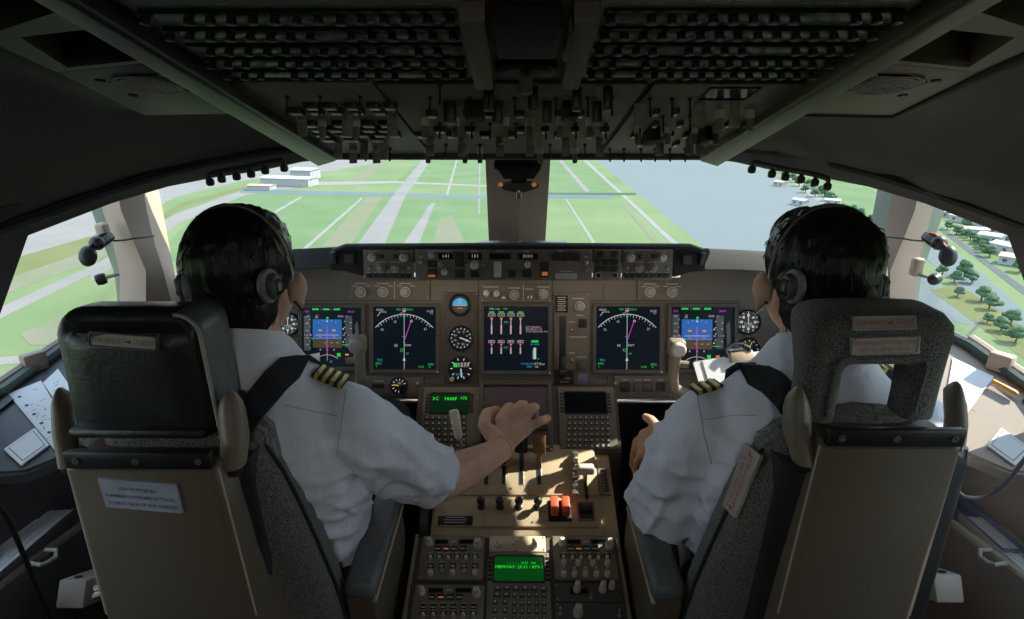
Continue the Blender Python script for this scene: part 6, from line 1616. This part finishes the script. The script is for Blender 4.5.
# ------------------------------------------------------------------ side consoles under the windows
def plane3(a, b, c):
    u = (b - a).normalized(); n = u.cross(c - a).normalized(); 
    if n.z < 0: n = -n
    return Plane(a, u, n.cross(u))
def console(s, f):
    A_, B_ = px_plan(*f((0, 391)), WS), px_plan(*f((62, 347)), WS)
    C_ = px_x(*f((26, 472)), s * .92)
    PL = plane3(A_, B_, C_)
    hitp = lambda p, w=0.0: PL.pt(*PL.uv(*f(p), w), w)
    base = V((s * 1.0, 1.0, 0))
    t = thing('side_console', 'shelf console under the side window beside the captain, shade painted dark grey' if s < 0 else 'shelf console under the side window beside the first officer, sunlight painted beige', 'console', base)
    A = lambda o: att(o, t, base)
    m = m_console_d if s < 0 else m_console  # shade painted in at left, sunlight at right, fittings too
    E1 = hitp((64, 456)); fwd = (E1 - C_).normalized()
    aft_out = hitp((-60, 478)); 
    top = [C_, C_ + fwd * .45, B_ + (B_ - A_).normalized() * .28 + V((0, 0, 0)), A_ - (B_ - A_).normalized() * .1, aft_out]
    mb = MB(); nn = PL.n if PL.n.z > 0 else -PL.n
    mb.slab([p + nn * .0 for p in top], -nn * .035)
    bmesh.ops.bevel(mb.bm, geom=list(mb.bm.edges), offset=.006, segments=2, affect='EDGES')
    A(mb.build('shelf', m))
    # rail along the sill and a louvred strip
    a, b = hitp((-30, 409)), hitp((66, 343)); mb = MB(); mb.tube([a + nn * .012, b + nn * .012], .012, 8); A(mb.build('sill_rail', m_trim if s > 0 else m_post))
    q = [hitp(p, .001) for p in ((-20, 428), (14, 401), (9, 396), (-20, 418))]; mb = MB(); mb.slab(q, nn * .006); A(mb.build('air_grille', m_blk))
    # raised frame with pale plate
    q = [hitp(p, .002) for p in ((4, 450), (35, 428.5), (49.5, 446), (21.5, 466.5))]
    c = sum(q, V()) / 4
    mb = MB(); mb.slab(q, nn * .004); bmesh.ops.bevel(mb.bm, geom=list(mb.bm.edges), offset=.0012, segments=2, affect='EDGES'); fr = A(mb.build('plate_frame', m_paper))
    mb = MB(); mb.slab([c.lerp(p, .80) + nn * .0038 for p in q], nn * .0006); sub(mb.build('frame_line', m_blk), fr).matrix_parent_inverse = Matrix.Identity(4)
    mb = MB(); mb.slab([c.lerp(p, .76) + nn * .0042 for p in q], nn * .0008); sub(mb.build('plate', m_paper), fr)
    # lower wall of the console and the document pocket
    r0, r1 = px_x(*f((-30, 611)), s * .90), px_x(*f((100, 513)), s * .90)
    up0, up1 = V((s * .97, C_.y - .15, C_.z - .03)), V((s * .97, C_.y + .5, C_.z - .05))
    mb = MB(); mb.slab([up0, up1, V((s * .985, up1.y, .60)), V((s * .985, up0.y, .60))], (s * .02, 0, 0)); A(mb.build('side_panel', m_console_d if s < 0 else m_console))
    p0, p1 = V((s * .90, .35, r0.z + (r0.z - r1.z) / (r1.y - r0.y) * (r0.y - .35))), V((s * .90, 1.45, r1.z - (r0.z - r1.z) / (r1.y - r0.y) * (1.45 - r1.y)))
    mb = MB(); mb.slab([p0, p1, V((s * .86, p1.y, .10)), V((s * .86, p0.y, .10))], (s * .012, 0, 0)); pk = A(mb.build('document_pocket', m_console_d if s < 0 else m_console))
    mb = MB(); mb.tube([p0 + V((s * .006, 0, 0)), p1 + V((s * .006, 0, 0))], .009, 8); sub(mb.build('pocket_rim', m_post if s < 0 else m_beige), pk)
    h = [px_x(*f(p), s * .882) for p in ((36, 563), (40, 560), (49, 555), (52, 550))]
    h = [V((h[0].x + s * .012, h[0].y, h[0].z)), h[0] + V((-s * .008, 0, -.004)), h[1] + V((-s * .012, 0, -.006)), h[2] + V((-s * .012, 0, -.004)), h[3] + V((-s * .008, 0, 0)), V((h[3].x + s * .012, h[3].y, h[3].z))]
    mb = MB(); mb.tube(h, .004, 8); sub(mb.build('pocket_handle', m_beige), pk)
    return PL, hitp, nn, base
CON = {}
each_side(lambda s, f: CON.__setitem__(s, console(s, f)))

def sheet(s, pts, label, name='paper_sheet', cat='paper', th=.0012, lift=.002, holes=None, marks=8, m=m_paper, seed=0):
    PL, hitp, nn, base = CON[s]
    q = [PL.pt(*PL.uv(*p, lift), lift) for p in pts]; c = sum(q, V()) / len(q)
    mb = MB(); mb.slab([p - c for p in q], nn * th, 0)
    u = (q[1] - q[0]); v = (q[-1] - q[0]); rg = random.Random(seed)
    mk = MB()
    for k in range(marks):
        a, b = rg.uniform(.12, .75), rg.uniform(.08, .85); L = rg.uniform(.06, .2); W = .006
        o_ = q[0] - c + u * a + v * b + nn * (th + .0002)
        d = (u * math.cos(k) + v * math.sin(k) * .6).normalized() if k % 3 == 0 else u.normalized()
        e = nn.cross(d) * .0005
        mk.poly([o_ - e, o_ + d * L * u.length - e, o_ + d * L * u.length + e, o_ + e])
    o = mb.build(name, m, flat=True); o.location = c; tag(o, label, cat)
    mk.build('printing', m_ink if marks else m, o, flat=True)
    if holes:
        hb = MB()
        for k in range(holes):
            t_ = (k + .7) / holes; p = q[0].lerp(q[-1], t_) - c + u.normalized() * .012 + nn * (th + .0003)
            B = basis(nn).to_4x4(); B.translation = p; hb.lathe([(.0035, 0), (.0035, .0002)], seg=10, M=B)
        hb.build('punched_holes', m_blk, o, flat=True)
    return o
sheet(-1, [(8, 394), (41, 381), (72, 432), (61, 458)], 'white punched chart sheet on the console left of the captain seat', holes=7, marks=26, seed=1)
sheet(-1, [(43, 383), (58, 369), (74, 392), (60, 408)], 'smaller white sheet tucked behind the punched chart on the left console', marks=8, lift=.0045, seed=2)
sheet(1, [(953, 358), (994, 377), (961, 422), (944, 408)], 'white diagram sheet on the console right of the first officer seat', marks=12, seed=3)
# pencil and sill clips
PL, hitp, nn, base = CON[1]
a, b = [PL.pt(*PL.uv(*p, .012), .012) for p in ((993, 381), (1016, 393))]
mb = MB(); mb.tube([a - a, b - a, (b - a) * 1.12], [.005, .005, .0008], 6); o = mb.build('pencil', mat('pencil_orange', (.75, .32, .04), .5), None); o.location = a; tag(o, 'orange pencil lying in the grille tray below the right side window', 'pencil')
for s, p in ((-1, (35, 365)), (1, (1000, 366))):
    PL, hitp, nn, base = CON[s]; c = PL.pt(*PL.uv(*p, .01), .01)
    o = MB().box(-.014, .014, -.022, .022, -.012, .03, .005).build('sill_clip', m_trim if s > 0 else m_post); o.location = c; o.rotation_euler = (0, 0, R(-30 * s * -1)); tag(o, 'small beige clip on the sill rail of the ' + ('left' if s < 0 else 'right') + ' side window', 'clip')  # left clip darker: shade put into its colour
# documents in the pockets
def book(s, p, x, w, l, h, m, label, name, cat, rx, rz, pages=True):
    c = px_x(*p, x); t = thing(name, label, cat, Matrix.Translation(c) @ Matrix.Rotation(R(rz), 4, 'Z') @ Matrix.Rotation(R(rx), 4, 'X'))
    mb = MB(); mb.box(-w / 2, -w / 2 + .003, -l / 2, l / 2, -h, 0, .001); mb.box(w / 2 - .003, w / 2, -l / 2, l / 2, -h, 0, .001); mb.box(-w / 2, w / 2, -l / 2, -l / 2 + .003, -h, 0, .001); mb.build('cover', m, t)
    if pages:
        mb = MB(); n = 9
        for k in range(n): x_ = -w / 2 + .004 + (w - .008) * k / n; mb.box(x_, x_ + (w - .008) / n * .7, -l / 2 + .004, l / 2 - .003, -h + .004, -.004 - rnd.uniform(0, .003))
        mb.build('pages', m_paper, t, flat=True)
    return t
m_teal = mat('plastic_folder_blue', (.16, .24, .30), .25, var=.2, vscale=14)
m_blue = mat('plastic_sleeve_blue', (.20, .24, .36), .25, var=.2, vscale=14)
book(-1, (14, 545), -.945, .07, .26, .26, m_console_d, 'thick manual with white pages standing in the left document pocket', 'manual', 'book', -6, 4)
book(-1, (66, 522), -.945, .035, .22, .24, m_teal, 'blue-green plastic folder standing in the left document pocket', 'folder', 'folder', -4, 2, False)
book(1, (972, 512), .945, .045, .24, .24, m_blue, 'blue plastic sleeve of documents standing in the right document pocket', 'folder', 'folder', -4, -3, False)
book(1, (1015, 548), .945, .065, .22, .24, m_beige, 'manual with pale pages in the right document pocket, behind the blue sleeve', 'manual', 'book', -4, -3)
# cables
def cable(pts, r, m, label):
    P = [pd(*p) for p in pts]; c = P[0]
    Q = []
    for i in range(len(P) - 1):
        p0, p1, p2, p3 = P[max(i - 1, 0)], P[i], P[i + 1], P[min(i + 2, len(P) - 1)]
        for k in range(6):
            t_ = k / 6; Q.append(.5 * ((2 * p1) + (p2 - p0) * t_ + (2 * p0 - 5 * p1 + 4 * p2 - p3) * t_ ** 2 + (3 * p1 - p0 - 3 * p2 + p3) * t_ ** 3))
    Q.append(P[-1]); mb = MB(); mb.tube([q - c for q in Q], r, 8); o = mb.build('cable', m); o.location = c; tag(o, label, 'cable')
cable([(966, 448, .93), (963, 470, .96), (957, 488, 1.0), (966, 497, 1.02), (986, 496, 1.02), (1008, 480, 1.0), (1030, 452, .98)], .0035, m_headset, 'grey cable looping from the right seat towards the side console')
cable([(-8, 500, .9), (8, 520, .95), (24, 556, 1.0), (38, 590, 1.05), (60, 640, 1.1)], .004, m_blk, 'black cable hanging beside the left document pocket')

# ------------------------------------------------------------------ yokes with clipboards
def yoke(s, bx, by, label):
    c = pd(bx, by, 1.50); cx = c.x + s * .14
    base = V((cx, 1.60, 0)); t = thing('control_yoke', label, 'control yoke', base); A = lambda o: att(o, t, base)
    hub = V((cx, c.y + .06, c.z - .15))
    mb = MB(); mb.tube([base + V((0, .02, .0)), base + V((0, -.02, .35)), hub + V((0, .05, -.04)), hub], [.045, .04, .034, .03], 14); A(mb.build('column', m_beige))
    for sg in (-1, 1):
        d = V((sg * .14, 0, 0)) if sg == -s else V((sg * .14, 0, 0))
        top = V((cx, c.y, c.z)) + V((sg * .14, 0, 0))
        pts = [hub, hub + V((sg * .07, -.01, -.012)), top + V((-sg * .012, .03, -.125)), top + V((-sg * .002, .014, -.09)), top + V((0, .008, -.045)), top + V((0, .006, -.018))]
        mb = MB(); mb.tube(pts, [.018, .017, .016, .015, .016, .017], 12, flat=.8); hn = A(mb.build('wheel_horn', m_yoke, angle=60))
        mb = MB(); mb.box(-.021, .021, -.012, .022, -.022, .022, .009, 3, M=Matrix.Translation(top)); sub(mb.build('horn_head', m_yoke), hn)
        mb = MB(); mb.lathe([(.0185, 0), (.0185, .008), (.015, .013), (0, .0145)], seg=24, M=Matrix.Translation(top + V((0, -.012, .002))) @ Matrix.Rotation(math.pi / 2, 4, 'X')); sub(mb.build('thumb_button', m_knob_w if s > 0 else m_knob), hn)  # right-hand button paler: the sun on it is painted in
        mb = MB(); q = top + V((0, .008, -.046)); mb.tube([q, q + V((-sg * .0, 0, 0)) + V((sg * -1 * -.0, 0, 0)) + V((s * sg * s * -.0, 0, 0)) + V(((1 if s > 0 else -1) * .02, -.004, 0)), q + V(((1 if s > 0 else -1) * .034, -.008, 0))], [.010, .009, .009], 10); sub(mb.build('trigger_switch', m_yoke), hn)
    return t
m_yoke = mat('yoke_beige', (.30, .265, .21), .4, var=.06, vscale=20)
yoke(-1, 357.5, 344.5, "captain's control yoke with round thumb button, seen above the white sleeve")
yoke(1, 677, 348, "first officer's control yoke with round thumb button, sunlight painted cream, left of the clipboard")
def clipboard(s, tl, tr_, br, bl, clip, label, d0=1.42):
    q = [pd(*p, d) for p, d in ((tl, d0 + .01), (tr_, d0 + .01), (br, d0 - .03), (bl, d0 - .03))]
    c = sum(q, V()) / 4; u = (q[1] - q[0]).normalized(); n = u.cross(q[3] - q[0]).normalized()
    if n.dot(CP - c) < 0: n = -n
    v = n.cross(u); w, h = (q[1] - q[0]).length, (q[3] - q[0]).length
    M = Matrix((u, v, n)).transposed().to_4x4(); M.translation = c
    t = thing('clipboard', label, 'clipboard', M)
    MB().box(-w / 2, w / 2, -h / 2, h / 2, -.004, 0, .0015).build('board', m_card, t)
    mb = MB(); mb.prism([(-w / 2 - .004, h / 2 - .004), (w / 2 - .004, h / 2 + .002), (w / 2 - .004, -h / 2), (-w / 2 + .002, -h / 2)][::-1], .0004, .002); mb.build('sheet', m_paper, t)
    mb = MB(); mb.prism([(-w / 2 + .018, h / 2 - .002), (w / 2, h / 2 + .006), (w / 2, -h / 2), (-w / 2 + .024, -h / 2)][::-1], .0022, .0045); mb.build('sheet', m_paper, t)
    cx = (M.inverted() @ pd(*clip, d0)).x
    MB().box(cx - .028, cx + .028, h / 2 - .018, h / 2 + .008, .004, .014, .003).build('clip', m_card, t)
    mb = MB(); mb.tube([(cx - .034, h / 2 - .004, .012), (cx - .036, h / 2 + .012, .014), (cx - .018, h / 2 + .024, .012), (cx + .006, h / 2 + .024, .012), (cx + .02, h / 2 + .012, .014), (cx + .02, h / 2 + .004, .012)], .0045, 8)
    for k in range(7): mb.torus((cx - .022 + k * .006, h / 2 + .016, .014), .007, .0018, seg=12, s2=5)
    mb.build('spring', m_dkmetal, t)
    return t
clipboard(1, (695, 359), (778, 349), (788, 402), (705, 404), (741, 350), 'clipboard with bright white sheets and beige clip in front of the first officer')
clipboard(-1, (262, 362), (318, 355), (323, 398), (262, 402), (290, 357), 'clipboard with white sheet in front of the captain, beyond his shoulder')

# ------------------------------------------------------------------ window fittings
def knob_rail(s, pts, label):
    P = [pd(*p, 1.50 - abs(p[0] - 518) * .0004) for p in pts]; c = P[0]
    t = thing('visor_rail', label, 'rail', c)
    mb = MB(); mb.tube([p - c + V((0, .0, .015)) for p in P], .006, 8); mb.build('bracket', m_trim_d, t)
    for p in P:
        mb = MB(); mb.lathe([(.005, .016), (.005, .006), (.0085, .004), (.0095, -.003), (.0085, -.009), (.005, -.011), (0, -.0115)], tuple(p - c), 14); mb.build('clip_knob', m_blk, t)
knob_rail(-1, [(210, 181), (221.5, 178), (236.5, 175.5), (251, 173), (265, 169.5), (284, 167)], 'row of small black knobs along the top of the left windscreen')
knob_rail(1, [(752, 168.5), (772, 173), (785.5, 176), (801, 178.5), (815, 181.5), (827.5, 185.5)], 'row of small black knobs along the top of the right windscreen')
def clamp(s, f, label):
    c = pd(*f((96, 246)), 1.38); t = thing('camera_clamp', label, 'clamp', c); L = lambda p, d: pd(*f(p), d) - c
    mb = MB(); mb.tube([L((110, 236), 1.42), L((103, 240), 1.40), L((96, 246), 1.38)], [.012, .015, .012], 10); mb.build('bracket', m_dkmetal, t)
    mb = MB(); mb.ball(L((97, 243), 1.38), .017); mb.build('ball_joint', m_blk, t)
    q = L((88, 256), 1.36); B = basis(V((s * -.6, -.7, .3))).to_4x4(); B.translation = q
    mb = MB(); mb.lathe([(.008, -.008), (.015, -.006), (.018, 0), (.015, .006), (.008, .010)], seg=20, M=B, sy=1.35); mb.build('mount_disc', m_blk, t)
    mb = MB(); mb.tube([L((106, 233), 1.40), L((100, 235), 1.385), L((95, 240), 1.37), L((90, 247), 1.36)], .003, 6); mb.build('wire', m_red if s > 0 else m_dkmetal, t)
    c2 = pd(*f((101, 279)), 1.39); t2 = thing('window_crank', 'small black knob on a pale rod at the foot of the ' + ('left' if s < 0 else 'right') + ' window post', 'knob', c2)
    mb = MB(); mb.tube([V((0, 0, 0)), pd(*f((118, 274)), 1.43) - c2], .0045, 8); mb.build('rod', m_steel, t2)
    mb = MB(); mb.lathe([(.004, -.012), (.012, -.010), (.014, 0), (.012, .010), (.004, .012)], seg=12, M=basis((1, .6, .2)).to_4x4()); mb.build('knob', m_blk, t2)
    c3 = pd(*f((103, 232)), 1.43) if s < 0 else pd(917, 267, 1.43)
    t3 = MB().box(-.012, .012, -.012, .012, -.022, .022, .006, 3).build('window_latch', m_trim); t3.location = c3; tag(t3, 'small beige latch on the ' + ('left' if s < 0 else 'right') + ' window post', 'latch')
    # thin dark cord across the post
    P = [pd(*f(p), d) for p, d in (((113, 241), 1.425), ((125, 240), 1.428), ((136, 238), 1.435), ((146, 237), 1.46), ((154, 236), 1.49))]
    mb = MB(); mb.tube([p - P[0] for p in P], .0022, 6); o = mb.build('cord', m_blk); o.location = P[0]; tag(o, 'thin dark cord tied across the ' + ('left' if s < 0 else 'right') + ' window post', 'cord')
each_side(lambda s, f: clamp(s, f, 'black clamp with round mount on the ' + ('left' if s < 0 else 'right') + ' window post'))

# added lamps, unseen under the glareshield edge, to brighten the main panel
gs = [o for o in bpy.data.objects if o.name == 'glareshield'][0]
for k, (x0, x1) in enumerate(((-.40, -.06), (.06, .42))):
    a = pd(518, 276, 1.52); 
    mb = MB(); mb.box(x0, x1, a.y + .03, a.y + .045, a.z - .012, a.z - .004, .002); o = mb.build('fill_flood', emit('fill_flood_tube', (1, .85, .65), .8)); o.parent = gs; o.matrix_parent_inverse = GI
    ld = bpy.data.lights.new('fill_flood_light', 'AREA'); ld.shape = 'RECTANGLE'; ld.size = x1 - x0; ld.size_y = .012; ld.energy = .17; ld.color = (1, .84, .64)
    lo = bpy.data.objects.new('fill_flood_light', ld); C.objects.link(lo); lo.location = ((x0 + x1) / 2, a.y + .03, a.z - .016); lo.rotation_euler = (R(20), 0, 0)
